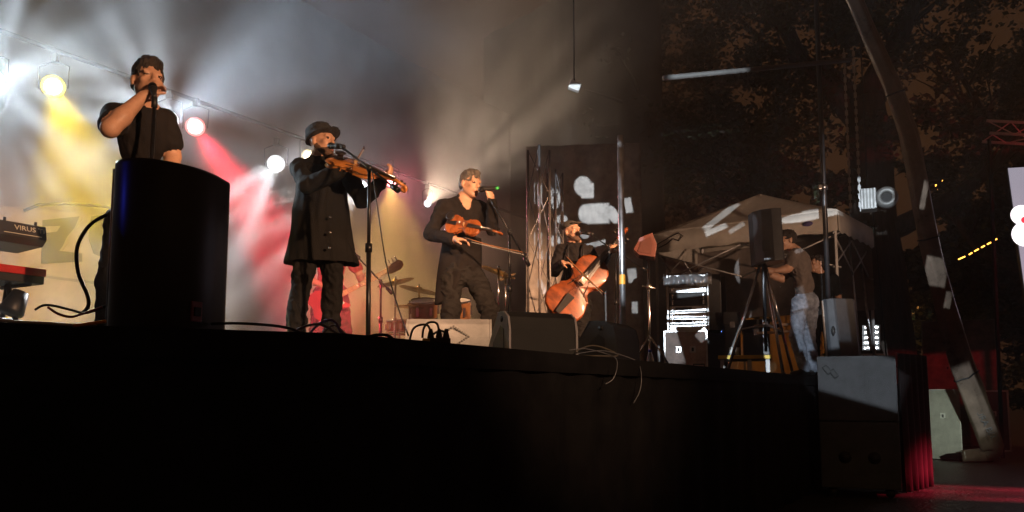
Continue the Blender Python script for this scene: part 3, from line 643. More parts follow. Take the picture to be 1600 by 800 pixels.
# ------------------------------------------------------------------ singer at the left, behind the loudspeaker
BODY_H = 0.0085
def singer_left():
    Y = depth_for(233, 96, 1.80); F = Fr(225, 240, Y, DECK); J = lambda *a: LV(F.J(*a))
    root = person(F, 'man in a dark T-shirt singing into a microphone behind the tall loudspeaker')
    shL, shR = J(180, 181, 0.02), J(259, 190, 0.05); neck = J(228, 170, 0.02)
    waist = J(222, 290, 0.05); hips = waist + V3(0, 0, -0.2)
    S = SDF((-0.5, -0.55, -0.02), (0.5, 0.35, 1.9), BODY_H)
    grow_torso(S, neck, shL, shR, waist, hips, 0.145, 1, 2, 0.115, 0.15)
    hd = J(231, 128, 0.0); H = Head(hd, V3(0.28, -1, 0.08), (0.05, 0, 1), 1.08)
    grow_head(S, H, neck, 0, None, 4, 5)
    wr = J(224, 150, -0.15)
    el = J(172, 201, -0.2)
    grow_arm(S, shL, el, wr, 1, 0, 0.5, (0.066, 0.052, 0.042), 0.008)
    grow_hand(S, wr, V3(0.55, 0.25, 0.8), V3(0.7, 0.4, -0.45), 0, 0.75, 0, -1)
    el2 = J(270, 245, 0.06); grow_arm(S, shR, el2, el2 + V3(-0.03, -0.12, -0.24), 1, 0, 0.5, (0.062, 0.05, 0.042), 0.008)
    grow_hand(S, el2 + V3(-0.03, -0.12, -0.24), V3(0, -0.2, -1), V3(-1, 0, 0), 0, 0.4, 0, 1)
    for q in (-1, 1):
        hip = hips + V3(q*0.095, 0, -0.03); an = V3(hips[0] + q*0.15, 0.03, 0.1); kn = (hip + an)/2 + V3(q*0.02, -0.03, 0)
        grow_leg(S, hip, kn, an, an + V3(q*0.04, -0.16, -0.05), 2, 3)
    S.mesh('body', [M_skin, M_tee, M_trouser, M_shoe, M_lip, M_eye], root, {1: folds(0.012, 8, 4), 2: folds(0.012, 8, 5)})
    hair(H, root, M_hair, 1.0, seed=3, top=1.25)
    # microphone on its straight stand
    st = thing('microphone_stand', 'black straight microphone stand with the singer at the left', 'microphone stand', F.loc, F.rz)
    top = Vector(J(241, 168, -0.24)); m0 = Vector(J(238, 132, -0.135)); m1 = Vector(J(241, 152, -0.24))
    t = MB(); t.tube([(top.x, top.y, 0.02), tuple(top)], 0.011, 8); t.build('pole', M_blackmetal, st)
    t = MB(); t.lathe([(0.14, 0.0), (0.14, 0.012), (0.02, 0.03), (0.014, 0.05)], (top.x, top.y, 0.0)); t.build('base', M_blackmetal, st)
    t = MB(); t.tube([tuple(top), tuple(top + Vector((0.0, 0.0, 0.03))), tuple(m1)], 0.017, 8); t.build('clip', M_rubber, st)
    mic = mic_mesh(None, m0, m1, M_blackmetal); mic.location = F.loc; mic.rotation_euler = (0, 0, F.rz)
    tag(mic, 'black microphone at the lips of the singer at the left', 'microphone')
    return root
singer_left()

# ------------------------------------------------------------------ fiddles
M_violin = mat('violin_varnish', (0.24, 0.066, 0.016), 0.28, var=0.22, scale=9, coat=0.6, stretch=(3, 1, 1))
M_violin_light = mat('amber_varnish', (0.40, 0.15, 0.035), 0.28, var=0.2, scale=9, coat=0.6)
M_ebony = mat('ebony', (0.015, 0.012, 0.011), 0.35)
M_bowwood = mat('bow_wood', (0.30, 0.13, 0.05), 0.35); M_hairwhite = mat('bow_hair', (0.6, 0.56, 0.48), 0.6)
def fiddle_outline(s=1.0):
    """half outline of a violin body, 0..0.355 m long: (along, half width)"""
    pts = [(0.0, 0.0), (0.004, 0.04), (0.02, 0.075), (0.05, 0.098), (0.085, 0.1035), (0.115, 0.094), (0.132, 0.082), (0.142, 0.088), (0.150, 0.078), (0.168, 0.06), (0.190, 0.0555), (0.212, 0.062), (0.226, 0.076), (0.232, 0.083), (0.240, 0.074),
           (0.258, 0.080), (0.285, 0.084), (0.315, 0.077), (0.338, 0.055), (0.350, 0.028), (0.355, 0.0)]
    return [(x*s, y*s) for x, y in pts]
def fiddle(name, label, cat, M, s=1.0, body_m=None, rib=0.032, spike=0.0, parts_mat=None):
    """violin family instrument: x along the strings from the end button to the scroll, z out of the front plate"""
    body_m = body_m or M_violin; t = thing(name, label, cat); t.matrix_world = M
    ol = fiddle_outline(s); full = ol + [(x, -y) for x, y in ol[-2:0:-1]]; n = len(full); c = (0.17*s, 0.0)
    b = MB(); rings = []; hgt = rib*s
    prof = [(0.0, -hgt*0.55 - 0.009*s), (0.55, -hgt*0.55 - 0.007*s), (0.97, -hgt*0.5 - 0.001*s), (1.03, -hgt*0.5), (1.03, -hgt*0.5 + 0.004*s), (0.985, -hgt*0.5 + 0.005*s), (0.985, hgt*0.5 - 0.005*s), (1.03, hgt*0.5 - 0.004*s), (1.03, hgt*0.5), (0.97, hgt*0.5 + 0.001*s), (0.55, hgt*0.5 + 0.009*s), (0.0, hgt*0.5 + 0.013*s)]
    vs = []
    for f, z in prof: vs += [(c[0] + (x - c[0])*f if f > 0.9 else c[0] + (x - c[0])*f, y*f, z) for x, y in full]
    fs = [(i*n + j, i*n + (j+1) % n, (i+1)*n + (j+1) % n, (i+1)*n + j) for i in range(len(prof)-1) for j in range(n)]
    b.add(vs, fs, 0, True); b.build('body', body_m, t)
    zt = hgt*0.5 + 0.012*s
    for q in (-1, 1):
        fh = MB()
        p = [(0.155*s, q*0.050*s), (0.160*s, q*0.046*s), (0.175*s, q*0.041*s), (0.205*s, q*0.034*s), (0.220*s, q*0.029*s), (0.224*s, q*0.025*s)]
        for a, bb in zip(p[:-1], p[1:]): fh.tube([(a[0], a[1], zt - 0.004*s), (bb[0], bb[1], zt - 0.003*s)], 0.0028*s, 6)
        fh.lathe([(0.0045*s, -0.001), (0.0045*s, 0.001*s)], (0.153*s, q*0.047*s, zt - 0.004*s), None, 8); fh.lathe([(0.004*s, -0.001), (0.004*s, 0.001*s)], (0.225*s, q*0.0275*s, zt - 0.001*s), None, 8)
        fh.build('sound_hole', M_ebony, t)
    tp = MB(); tp.add([(0.008*s, -0.012*s, zt + 0.008*s), (0.008*s, 0.012*s, zt + 0.008*s), (0.115*s, 0.021*s, zt + 0.016*s), (0.115*s, -0.021*s, zt + 0.016*s), (0.008*s, -0.012*s, zt), (0.008*s, 0.012*s, zt), (0.115*s, 0.021*s, zt + 0.008*s), (0.115*s, -0.021*s, zt + 0.008*s)], [(0, 1, 2, 3), (4, 7, 6, 5), (0, 4, 5, 1), (2, 6, 7, 3), (0, 3, 7, 4), (1, 5, 6, 2)]); tp.build('tailpiece', M_ebony, t)
    br = MB(); br.prism([(-0.021*s, 0), (-0.012*s, 0.008*s), (-0.018*s, 0.026*s), (0, 0.034*s), (0.018*s, 0.026*s), (0.012*s, 0.008*s), (0.021*s, 0), (0.008*s, 0), (0, 0.01*s), (-0.008*s, 0)], -0.002*s, 0.002*s, Matrix.Translation((0.192*s, 0, zt - 0.003*s)) @ rotm('Z', PI/2)); br.build('bridge', mat('bridge_maple', (0.5, 0.33, 0.17), 0.5), t)
    fb = MB(); L = 0.355*s
    fb.add([(0.235*s, -0.021*s, zt + 0.016*s), (0.235*s, 0.021*s, zt + 0.016*s), (L + 0.135*s, 0.012*s, zt - 0.002*s), (L + 0.135*s, -0.012*s, zt - 0.002*s), (0.235*s, 0, zt + 0.022*s), (L + 0.135*s, 0, zt + 0.003*s), (0.235*s, -0.02*s, zt + 0.010*s), (0.235*s, 0.02*s, zt + 0.010*s), (L + 0.135*s, 0.012*s, zt - 0.008*s), (L + 0.135*s, -0.012*s, zt - 0.008*s)],
           [(0, 4, 5, 3), (4, 1, 2, 5), (6, 9, 8, 7), (0, 3, 9, 6), (1, 7, 8, 2), (0, 6, 7, 1, 4), (3, 5, 2, 8, 9)]); fb.build('fingerboard', M_ebony, t)
    nk = MB(); nk.tube([(L - 0.01*s, 0, hgt*0.1), (L + 0.03*s, 0, zt - 0.018*s), (L + 0.13*s, 0, zt - 0.016*s), (L + 0.15*s, 0, zt - 0.018*s), (L + 0.20*s, 0, zt - 0.032*s)], [0.02*s, 0.014*s, 0.011*s, 0.012*s, 0.010*s], 10); nk.build('neck', body_m, t)
    sc = MB(); pts = []
    for i in range(22):
        a = i/21*3.4*PI; r = 0.019*s*(1 - i/30); pts.append((L + 0.205*s + r*math.sin(a) , 0, zt - 0.035*s - 0.017*s + r*math.cos(a)))
    sc.tube(pts, [0.011*s*(1 - 0.4*i/21) for i in range(22)], 8); sc.build('scroll', body_m, t)
    for i in range(4):
        q = 1 if i % 2 else -1; pg = MB(); x = L + (0.148 + 0.013*i)*s; z = zt - (0.019 + 0.004*i)*s
        pg.tube([(x, -q*0.014*s, z), (x, q*0.026*s, z)], 0.0035*s, 6); pg.lathe([(0.003*s, 0), (0.008*s, 0.006*s), (0.007*s, 0.016*s), (0.002*s, 0.02*s)], (x, q*0.026*s, z), rotm('X', -q*PI/2), 8); pg.build('tuning_peg', M_ebony, t)
    for i in range(4):
        y0 = (i - 1.5)*0.0085*s; g_ = MB(); g_.tube([(0.113*s, y0*0.9, zt + 0.016*s), (0.192*s, y0, zt + 0.033*s - 0.0018*abs(i-1.5)*s), (L + 0.135*s, y0*0.6, zt + 0.003*s)], 0.0008*s if s < 1.5 else 0.0011*s, 5); g_.build('string', M_chrome, t)
    if spike > 0:
        e = MB(); e.tube([(0.0, 0, 0), (-spike, 0, 0)], 0.005, 8); e.lathe([(0.014, -0.03), (0.018, 0.0)], (0, 0, 0), rotm('Y', -PI/2), 10); e.build('end_pin', M_chrome, t)
    else:
        cr_ = MB(); cr_.lathe([(0.002, 0.0), (0.035, 0.002), (0.04, 0.008), (0.03, 0.012), (0.0, 0.006)], (0.03*s, 0.062*s, zt + 0.012*s), Matrix.Diagonal((1, 1.2, 1, 1)), 14); cr_.box((0.03*s, 0.062*s, zt - 0.004*s), (0.02, 0.05, 0.03)); cr_.build('chin_rest', M_ebony, t)
    return t
def frame_matrix(o, xdir, zdir):
    x = Vector(xdir).normalized(); z = Vector(zdir); z = (z - x*z.dot(x)).normalized(); y = z.cross(x)
    return Matrix(((x.x, y.x, z.x, o[0]), (x.y, y.y, z.y, o[1]), (x.z, y.z, z.z, o[2]), (0, 0, 0, 1)))
def bow(label, a, b, up, s=1.0):
    """a = frog end, b = tip"""
    a = Vector(a); b = Vector(b); L = (b - a).length; t = thing('bow', label, 'bow'); t.matrix_world = frame_matrix(a, b - a, up)
    st = MB(); st.tube([(L*f, 0, 0.018*s - 0.012*s*math.sin(PI*f)) for f in (0, 0.15, 0.3, 0.5, 0.7, 0.85, 1.0)], [0.0045*s]*4 + [0.004*s, 0.0035*s, 0.003*s], 8); st.build('stick', M_bowwood, t)
    h_ = MB(); h_.box((L*0.52, 0, -0.004*s), (L*0.95, 0.009*s, 0.0015)); h_.build('bow_hair', M_hairwhite, t)
    f_ = MB(); f_.box((0.045, 0, 0.006*s), (0.05, 0.012*s, 0.02*s), bev=0.002); f_.lathe([(0.006*s, 0), (0.006*s, 0.02)], (-0.02, 0, 0.018*s), rotm('Y', PI/2), 8); f_.build('frog', M_ebony, t)
    tp_ = MB(); tp_.prism([(-0.03, 0.02*s), (0.0, 0.02*s), (0.004, -0.006*s), (-0.012, -0.006*s)], -0.005*s, 0.005*s, Matrix.Translation((L, 0, 0))); tp_.build('tip', M_ebony, t)
    return t
def boom_stand(F, base, top, boom_end, mic_a, mic_b, label, mlabel, back=0.25, ball=M_blackmetal, leg=0.28, end=None, mic=True, group=None, rr=0.010, legrot=0.4):
    """tripod stand, boom and microphone; all points in the local frame F"""
    st = thing('microphone_stand', label, 'microphone stand', F.loc, F.rz, group); base = Vector(base); top = Vector(top); be = Vector(boom_end)
    t = MB(); t.tube([base + Vector((0, 0, 0.06)), base*0.4 + top*0.6], rr*1.35, 8); t.tube([base*0.42 + top*0.58, top], rr, 8); t.lathe([(rr*2, -0.03), (rr*2, 0.03)], base*0.41 + top*0.59, None, 10); t.build('pole', M_blackmetal, st)
    for i in range(3):
        a = legrot + i*2*PI/3; l_ = MB(); l_.tube([base + Vector((0, 0, 0.16)), base + Vector((leg*math.cos(a), leg*math.sin(a), 0.012))], rr*0.8, 6); l_.build('leg', M_blackmetal, st)
    d = (be - top).normalized(); t = MB(); t.tube([top - d*back, be], rr*0.75, 8); t.lathe([(0.004, -0.02), (rr*1.7, -0.02), (rr*1.7, 0.06), (0.004, 0.06)], top - d*back, d.to_track_quat('Z', 'Y').to_matrix().to_4x4(), 8); t.build('boom', M_blackmetal, st)
    t = MB(); t.lathe([(0.02, -0.022), (0.02, 0.022)], top, rotm('X', PI/2), 10); t.box(top, (0.03, 0.03, 0.04)); t.build('swivel', M_black, st)
    if mic:
        ma, mb = Vector(mic_a), Vector(mic_b); t = MB(); t.tube([be, mb*0.75 + ma*0.25], 0.012, 8); t.lathe([(0.021, -0.03), (0.021, 0.03)], mb*0.6 + ma*0.4, (mb - ma).to_track_quat('Z', 'Y').to_matrix().to_4x4(), 10); t.build('clip', M_rubber, st)
        m = mic_mesh(None, ma, mb, ball, end=end); m.location = F.loc; m.rotation_euler = (0, 0, F.rz); tag(m, mlabel, 'microphone')
    return st

# ------------------------------------------------------------------ fiddler in the hat and long coat
def fiddler():
    Y = depth_for(500, 196, 1.86); F = Fr(492, 420, Y, DECK); J = lambda *a: LV(F.J(*a))
    root = person(F, 'man in a black hat and long black coat playing a fiddle into a microphone')
    shL, shR = J(468, 262, 0.03), J(537, 264, 0.02); neck = J(499, 250, 0.02); waist = J(500, 335, 0.03); hips = J(500, 383, 0.04)
    S = SDF((-0.55, -0.6, -0.02), (0.8, 0.4, 1.9), BODY_H)
    grow_torso(S, neck, shL, shR, waist, hips, 0.16, 1, 2, 0.115, 0.15)
    H = Head(J(503, 222, 0.0), V3(0.72, -0.68, 0.06), (0.0, 0.05, 1), 1.04); grow_head(S, H, neck, 0, 6, 4, 5)
    el = J(479, 289, -0.14); wr = J(537, 265, -0.27); grow_arm(S, shL, el, wr, 1, 0, 1.0, (0.062, 0.05, 0.04), 0.014)
    grow_hand(S, wr, V3(0.95, -0.1, 0.05), V3(0.1, -0.3, -1), 0, 0.55, 0, -1)
    el2 = J(566, 313, -0.08); wr2 = J(597, 284, -0.30); grow_arm(S, shR, el2, wr2, 1, 0, 1.0, (0.062, 0.05, 0.04), 0.014)
    grow_hand(S, wr2, V3(0.55, -0.2, 0.65), V3(-0.5, 0.2, 0.6), 0, 0.75, 0.0, -1)
    for hx, kx, ax_, ay in ((478, 466, 461, 0.02), (518, 519, 517, 0.06)):
        hp = J(hx, 398, 0.04); an = J(ax_, 566, ay); an[2] = 0.1; grow_leg(S, hp, J(kx, 478, 0.0), an, an + V3(0.05 if hx > 500 else -0.05, -0.17, -0.05), 2, 3, (0.082, 0.060, 0.052), 0.008)
    S.mesh('body', [M_skin, M_coat, M_trouser, M_shoe, M_lip, M_eye, M_beard], root, {1: folds(0.012, 7, 4, 2), 2: folds(0.018, 9, 6, 5)})
    # long coat: flared, open at the front
    C = SDF((-0.42, -0.32, 0.5), (0.42, 0.4, 1.62), 0.009)
    top = (shL + shR)/2; 
    C.cap(top + V3(0, 0.02, -0.06), waist + V3(0, 0.02, 0), 0.195, 0.185, 0, 0.05, flat=((0, 1, 0), 0.72)); 
    hem = (J(455, 411, 0.04) + J(556, 413, 0.04))/2
    C.cap(waist + V3(0, 0.02, 0), hem + V3(0, 0.02, -0.28), 0.19, 0.345, 0, 0.06, flat=((0, 1, 0), 0.66))
    C.cap(hem + V3(0, 0.02, 0.04), hem + V3(0, 0.02, -0.4), 0.235, 0.345, None, 0.02, 'sub', flat=((0, 1, 0), 0.66))
    C.half(hem, (0, 0, -1)); C.half(top + V3(0, 0, 0.02), (0, 0, 1), k=0.05)
    C.cap(hem + V3(0.06, -0.27, -0.12), waist + V3(0.05, -0.20, 0.12), 0.035, 0.012, None, 0.02, 'sub')
    co = C.mesh('coat', [M_coat], root, {0: lambda p: 0.02*mnoise.noise((p[0]*9, p[1]*9, p[2]*2.2)) + 0.008*mnoise.noise((p[0]*24, p[1]*24, p[2]*6))})
    # coat buttons
    for i in range(3):
        p = waist + V3(0.075, -0.155 - 0.02*i, -0.05 - 0.12*i); b = MB(); b.lathe([(0.011, 0), (0.011, 0.006), (0.004, 0.008)], Vector(p), rotm('X', PI/2), 8); b.build('button', M_chrome, co)
    # hat: soft crown with a turned brim
    hat = SDF(H.c - 0.25, H.c + 0.25, 0.006); P = H.P; B = [H.r, nrm(H.f + H.u*0.10), nrm(H.u - H.f*0.10)]
    hat.ell(P(0, -0.03, 0.085), (0.092, 0.112, 0.075), B, 0, 0.01); hat.ell(P(0, -0.02, 0.05), (0.098, 0.12, 0.05), B, 0, 0.01); hat.half(P(0, 0, 0.035), -nrm(H.u - H.f*0.25))
    hat.ell(P(0, 0.01, 0.040), (0.120, 0.155, 0.012), [H.r, nrm(H.f - H.u*-0.28), nrm(H.u - H.f*0.28)], 0, 0.012)
    hat.ell(P(0, -0.02, 0.0), (0.078, 0.096, 0.06), H.B, None, 0.006, 'sub')
    hat.mesh('hat', [M_hat], root, {0: folds(0.006, 20, 20)}, 2)
    # the fiddle under the chin
    a = F.J(516, 250, -0.17); b = F.J(636, 291, -0.50)
    wd = lambda v: F.ex*v[0] + F.ey*v[1] + Vector((0, 0, v[2]))
    x = wd(Vector(b) - Vector(a)); o = F.W(a)
    fd = fiddle('violin', 'amber fiddle under the chin of the man in the hat', 'violin', frame_matrix(o, x, wd(Vector((0.25, -0.75, 0.9)))), x.length/0.58, M_violin_light)
    # bow across the strings, foreshortened
    bow('wooden bow of the man in the hat', F.W(F.J(548, 266, -0.36)), F.W(F.J(569, 232, 0.22)), Vector((0, 0, 1)))
    boom_stand(F, F.J(575, 580, -0.9)*Vector((1, 1, 0)) if False else Vector((F.J(576, 500, -0.75).x, -0.75, 0)), F.J(577, 263, -0.75), F.J(538, 233, -0.42), F.J(514, 228, -0.185), F.J(538, 229, -0.36),
               'tall black boom microphone stand before the man in the hat', 'black microphone in front of the man in the hat', back=0.42, rr=0.012)
fiddler()
# ------------------------------------------------------------------ man in the charcoal cardigan, fiddle under his arm
M_green = mat('green_band', (0.05, 0.55, 0.12), 0.4, var=0.05)
def cardigan_man():
    Y = depth_for(734, 265, 1.82); F = Fr(727, 420, Y, DECK); J = lambda *a: LV(F.J(*a))
    root = person(F, 'man in a charcoal cardigan singing with a fiddle tucked under his arm')
    shL, shR = J(694, 323, 0.0), J(752, 326, 0.06); neck = J(727, 309, 0.02); waist = J(722, 385, 0.04); hips = J(722, 425, 0.05)
    S = SDF((-0.5, -0.5, -0.02), (0.5, 0.4, 1.88), BODY_H)
    grow_torso(S, neck, shL, shR, waist, hips, 0.16, 1, 2, 0.118, 0.15)
    H = Head(J(735, 288, -0.03), V3(0.62, -0.75, -0.12), (0.06, 0, 1), 1.03); grow_head(S, H, neck, 0, None, 4, 5)
    el = J(673, 366, -0.02); wr = J(708, 374, -0.24); grow_arm(S, shL, el, wr, 1, 0, 1.0, (0.064, 0.052, 0.042), 0.008)
    grow_hand(S, wr, V3(0.95, -0.25, -0.1), V3(0.15, -0.1, -1), 0, 0.45, 0.02, -1)
    el2 = J(768, 358, -0.06); wr2 = J(768, 314, -0.2); grow_arm(S, shR, el2, wr2, 1, 0, 1.0, (0.06, 0.05, 0.04), 0.008)
    grow_hand(S, wr2, V3(-0.25, -0.12, 0.95), V3(-0.5, 0.75, 0.1), 0, 0.8, 0, -1)
    # open neck: skin shows in a V
    S.cap(neck + V3(0.0, -0.07, -0.02), neck + V3(0.035, -0.15, -0.17), 0.055, 0.016, 0, 0.0, 'paint')
    legs = ((704, 706, 701, 0.08), (742, 764, 772, -0.05))
    for hx, kx, ax_, ay in legs:
        hp = J(hx, 436, 0.05); an = J(ax_, 560, ay); an[2] = 0.1; kn = J(kx, 484, ay - 0.06); grow_leg(S, hp, kn, an, an + V3(0.05, -0.17, -0.05), 2, 3, (0.09, 0.068, 0.06), 0.012)
    S.mesh('body', [M_skin, M_cardi, mat('washed_black_jeans', (0.017, 0.015, 0.014), 0.8, var=0.06, bump=0.4, bscale=140, spec=0.2), M_shoe, M_lip, M_eye], root, {1: folds(0.012, 9, 6, 4), 2: folds(0.020, 7, 12, 8)})
    hair(H, root, M_hair_grey, 0.9, seed=9, top=0.9)
    # cardigan tails, open at the front
    C = SDF((-0.4, -0.3, 0.35), (0.4, 0.4, 1.2), 0.009)
    hem = J(720, 468, 0.06)
    C.cap(waist + V3(0, 0.02, 0.1), hem + V3(-0.02, 0.03, -0.2), 0.168, 0.225, 0, 0.05, flat=((0, 1, 0), 0.70)); C.cap(waist + V3(0, 0.03, -0.05), hem + V3(-0.02, 0.03, -0.3), 0.135, 0.217, None, 0.02, 'sub', flat=((0, 1, 0), 0.66))
    C.half(hem + V3(0, 0, 0.02), (0.3, 0, -1)); C.half(waist + V3(0, 0, 0.08), (0, 0, 1))
    C.cap(hem + V3(0.10, -0.24, -0.1), waist + V3(0.06, -0.2, -0.02), 0.24, 0.08, None, 0.02, 'sub'); C.cap(hem + V3(0.09, 0.12, -0.2), hem + V3(0.07, 0.12, 0.10), 0.22, 0.10, None, 0.02, 'sub')
    C.mesh('cardigan_tail', [M_cardi], root, {0: lambda p: 0.022*mnoise.noise((p[0]*10, p[1]*10, p[2]*2.5 + 4))})
    wd = lambda v: F.ex*v[0] + F.ey*v[1] + Vector((0, 0, v[2]))
    a = F.J(698, 349, -0.17); b = F.J(785, 364, -0.36); x = wd(b - a)
    fiddle('violin', 'reddish fiddle tucked under the arm of the man in the cardigan', 'violin', frame_matrix(F.W(a), x, wd(Vector((-0.1, -1.0, 0.35)))), x.length/0.585, M_violin)
    a, b = F.W(F.J(727, 375, -0.30)), F.W(F.J(822, 398, -0.62)); bow('wooden bow in the lowered hand of the man in the cardigan', a, b, Vector((0, -0.3, 1)))
    m = mic_mesh(None, F.J(747, 296, -0.20), F.J(779, 294, -0.27), M_chrome, end=M_green); m.location = F.loc; m.rotation_euler = (0, 0, F.rz)
    tag(m, 'black microphone with a green end held by the man in the cardigan', 'microphone')
    boom_stand(F, Vector((F.J(797, 500, -0.2).x, -0.2, 0)), F.J(796, 362, -0.2), F.J(767, 312, -0.3), (0, 0, 0), (0, 0, 1),
               'boom stand with an empty clip beside the man in the cardigan', '', back=0.33, mic=False, rr=0.011)
cardigan_man()
# ------------------------------------------------------------------ cellist
M_cello = mat('cello_varnish', (0.20, 0.046, 0.009), 0.42, var=0.38, scale=5, coat=0.15, stretch=(3, 1, 1))
def cellist():
    Y = depth_for(899, 346, 1.80); F = Fr(897, 440, Y, DECK); J = lambda *a: LV(F.J(*a))
    root = person(F, 'man in a flat cap standing to play a cello slung across him')
    shL, shR = J(876, 391, 0.0), J(921, 393, 0.05); neck = J(899, 380, 0.02); waist = J(897, 440, 0.05); hips = J(897, 470, 0.06)
    S = SDF((-0.5, -0.65, -0.02), (0.7, 0.4, 1.85), BODY_H)
    grow_torso(S, neck, shL, shR, waist, hips, 0.16, 1, 2, 0.115, 0.15)
    H = Head(J(894, 362, -0.01), V3(0.62, -0.78, 0.12), (-0.12, 0, 1), 1.04); grow_head(S, H, neck, 0, 6, 4, 5)
    el = J(866, 424, -0.02); wr = J(878, 411, -0.30); grow_arm(S, shL, el, wr, 1, 0, 1.0, (0.06, 0.05, 0.04), 0.012)
    grow_hand(S, wr, V3(0.9, -0.4, -0.1), V3(0.1, 0.0, -1), 0, 0.6, 0, -1)
    el2 = J(938, 424, -0.1); wr2 = J(950, 396, -0.32); grow_arm(S, shR, el2, wr2, 1, 0, 1.0, (0.058, 0.048, 0.038), 0.01)
    grow_hand(S, wr2, V3(0.45, -0.1, 0.8), V3(0.4, 0.8, 0.1), 0, 0.7, 0.03, -1)
    for hx, kx, ax_, ay in ((884, 882, 880, 0.1), (910, 908, 905, 0.0)):
        hp = J(hx, 478, 0.06); an = J(ax_, 575, ay); an[2] = 0.1; grow_leg(S, hp, J(kx, 525, 0.0), an, an + V3(0.03, -0.17, -0.05), 2, 3, (0.088, 0.065, 0.055), 0.014)
    S.mesh('body', [M_skin, M_tee, M_trouser, M_shoe, M_lip, M_eye, M_beard], root, {1: folds(0.014, 9, 7, 4), 2: folds(0.02, 9, 9, 8)})
    hat = SDF(H.c - 0.25, H.c + 0.25, 0.006); P = H.P
    B = [H.r, nrm(H.f - H.u*0.2), nrm(H.u + H.f*0.2)]
    hat.ell(P(0, -0.03, 0.075), (0.092, 0.118, 0.06), B, 0, 0.01); hat.half(P(0, -0.02, 0.03), -nrm(H.u - H.f*0.3)); hat.ell(P(0, 0.095, 0.075), (0.07, 0.05, 0.010), [H.r, nrm(H.f - H.u*0.1), nrm(H.u + H.f*0.1)], 0, 0.012)
    hat.ell(P(0, -0.02, 0.0), (0.078, 0.096, 0.06), H.B, None, 0.006, 'sub'); hat.mesh('flat_cap', [mat('grey_tweed', (0.075, 0.068, 0.06), 0.9, var=0.3, scale=60)], root, {0: folds(0.006, 20, 20)}, 2)
    # braces over the shirt
    for q, x0 in ((-1, 0.06), (1, -0.02)):
        b = MB(); b.tube([Vector(neck + V3(q*0.08, -0.02, 0.0)), Vector(neck + V3(q*0.085, -0.135, -0.08)), Vector(neck + V3(q*0.085 , -0.155, -0.2)), Vector(waist + V3(q*0.09, -0.145, 0.0))], 0.012, 6); b.build('brace', M_rubber, root)
    wd = lambda v: F.ex*v[0] + F.ey*v[1] + Vector((0, 0, v[2]))
    a = F.J(868, 492, -0.40); b = F.J(968, 371, -0.22); x = wd(b - a)
    fiddle('cello', 'orange varnished cello slung across the man in the flat cap', 'cello', frame_matrix(F.W(a), x, wd(Vector((0.25, -1.0, 0.25)))), x.length/0.515, M_cello, rib=0.1/2.1, spike=0.12)
    bow('cello bow drawn across the strings by the man in the flat cap', F.W(F.J(884, 403, -0.50)), F.W(F.J(944, 461, -0.66)), Vector((0.5, -1, 0.5)), 1.2)
    boom_stand(F, Vector((F.J(962, 520, 0.1).x, 0.1, 0)), F.J(962, 392, 0.1), F.J(926, 369, -0.12), F.J(905, 362, -0.155), F.J(927, 366, -0.2),
               'boom microphone stand on the right of the cello player', 'black microphone in front of the man in the flat cap', back=0.5, rr=0.011, ball=M_chrome)
cellist()
# ------------------------------------------------------------------ stagehand steadying the tripod, and the person behind him
def stagehand():
    Y = depth_for(1231, 361, 1.79); F = Fr(1250, 470, Y, DECK); J = lambda *a: LV(F.J(*a))
    root = person(F, 'stagehand in a grey T-shirt and faded jeans steadying the loudspeaker tripod')
    sh1, sh2 = J(1240, 403, -0.12), J(1256, 400, 0.14); neck = J(1243, 392, 0.0); waist = J(1256, 447, 0.02); hips = J(1260, 470, 0.02)
    S = SDF((-0.6, -0.5, -0.02), (0.4, 0.5, 1.85), BODY_H)
    across = V3(0.35, 1, 0); c = (sh1 + sh2)/2
    shL, shR = c - nrm(across)*0.17, c + nrm(across)*0.17
    grow_torso(S, neck, shL, shR, waist, hips, 0.15, 1, 2, 0.125, 0.145)
    H = Head(J(1230, 376, -0.02), V3(-0.9, -0.35, -0.12), (0.1, 0, 1), 1.0); grow_head(S, H, neck, 0, None, 4, 5)
    el = J(1232, 420, -0.22); wr = J(1211, 423, -0.33); grow_arm(S, shL, el, wr, 1, 0, 0.5, (0.058, 0.046, 0.036), 0.012); grow_hand(S, wr, V3(-0.9, -0.3, 0.05), V3(-0.3, 0.9, 0), 0, 0.8, 0, 1)
    el2 = J(1222, 436, 0.12); wr2 = J(1192, 425, 0.0); grow_arm(S, shR, el2, wr2, 1, 0, 0.5, (0.058, 0.046, 0.036), 0.012); grow_hand(S, wr2, V3(-0.7, -0.3, 0.6), V3(0.1, 0.5, 0.6), 0, 0.7, 0, 1)
    for hx, kx, ax_, ay in ((1250, 1244, 1258, -0.1), (1266, 1263, 1272, 0.14)):
        hp = J(hx, 474, ay*0.6); an = J(ax_, 576, ay); an[2] = 0.1; grow_leg(S, hp, J(kx, 526, ay), an, an + V3(-0.14, -0.1, -0.05), 2, 3, (0.088, 0.064, 0.055), 0.012)
    S.mesh('body', [M_skin, M_greytee, M_jeans, M_shoe, M_lip, M_eye], root, {1: folds(0.014, 9, 7, 4), 2: folds(0.014, 7, 9, 8)})
    hair(H, root, M_hair, 0.85, seed=2)
stagehand()
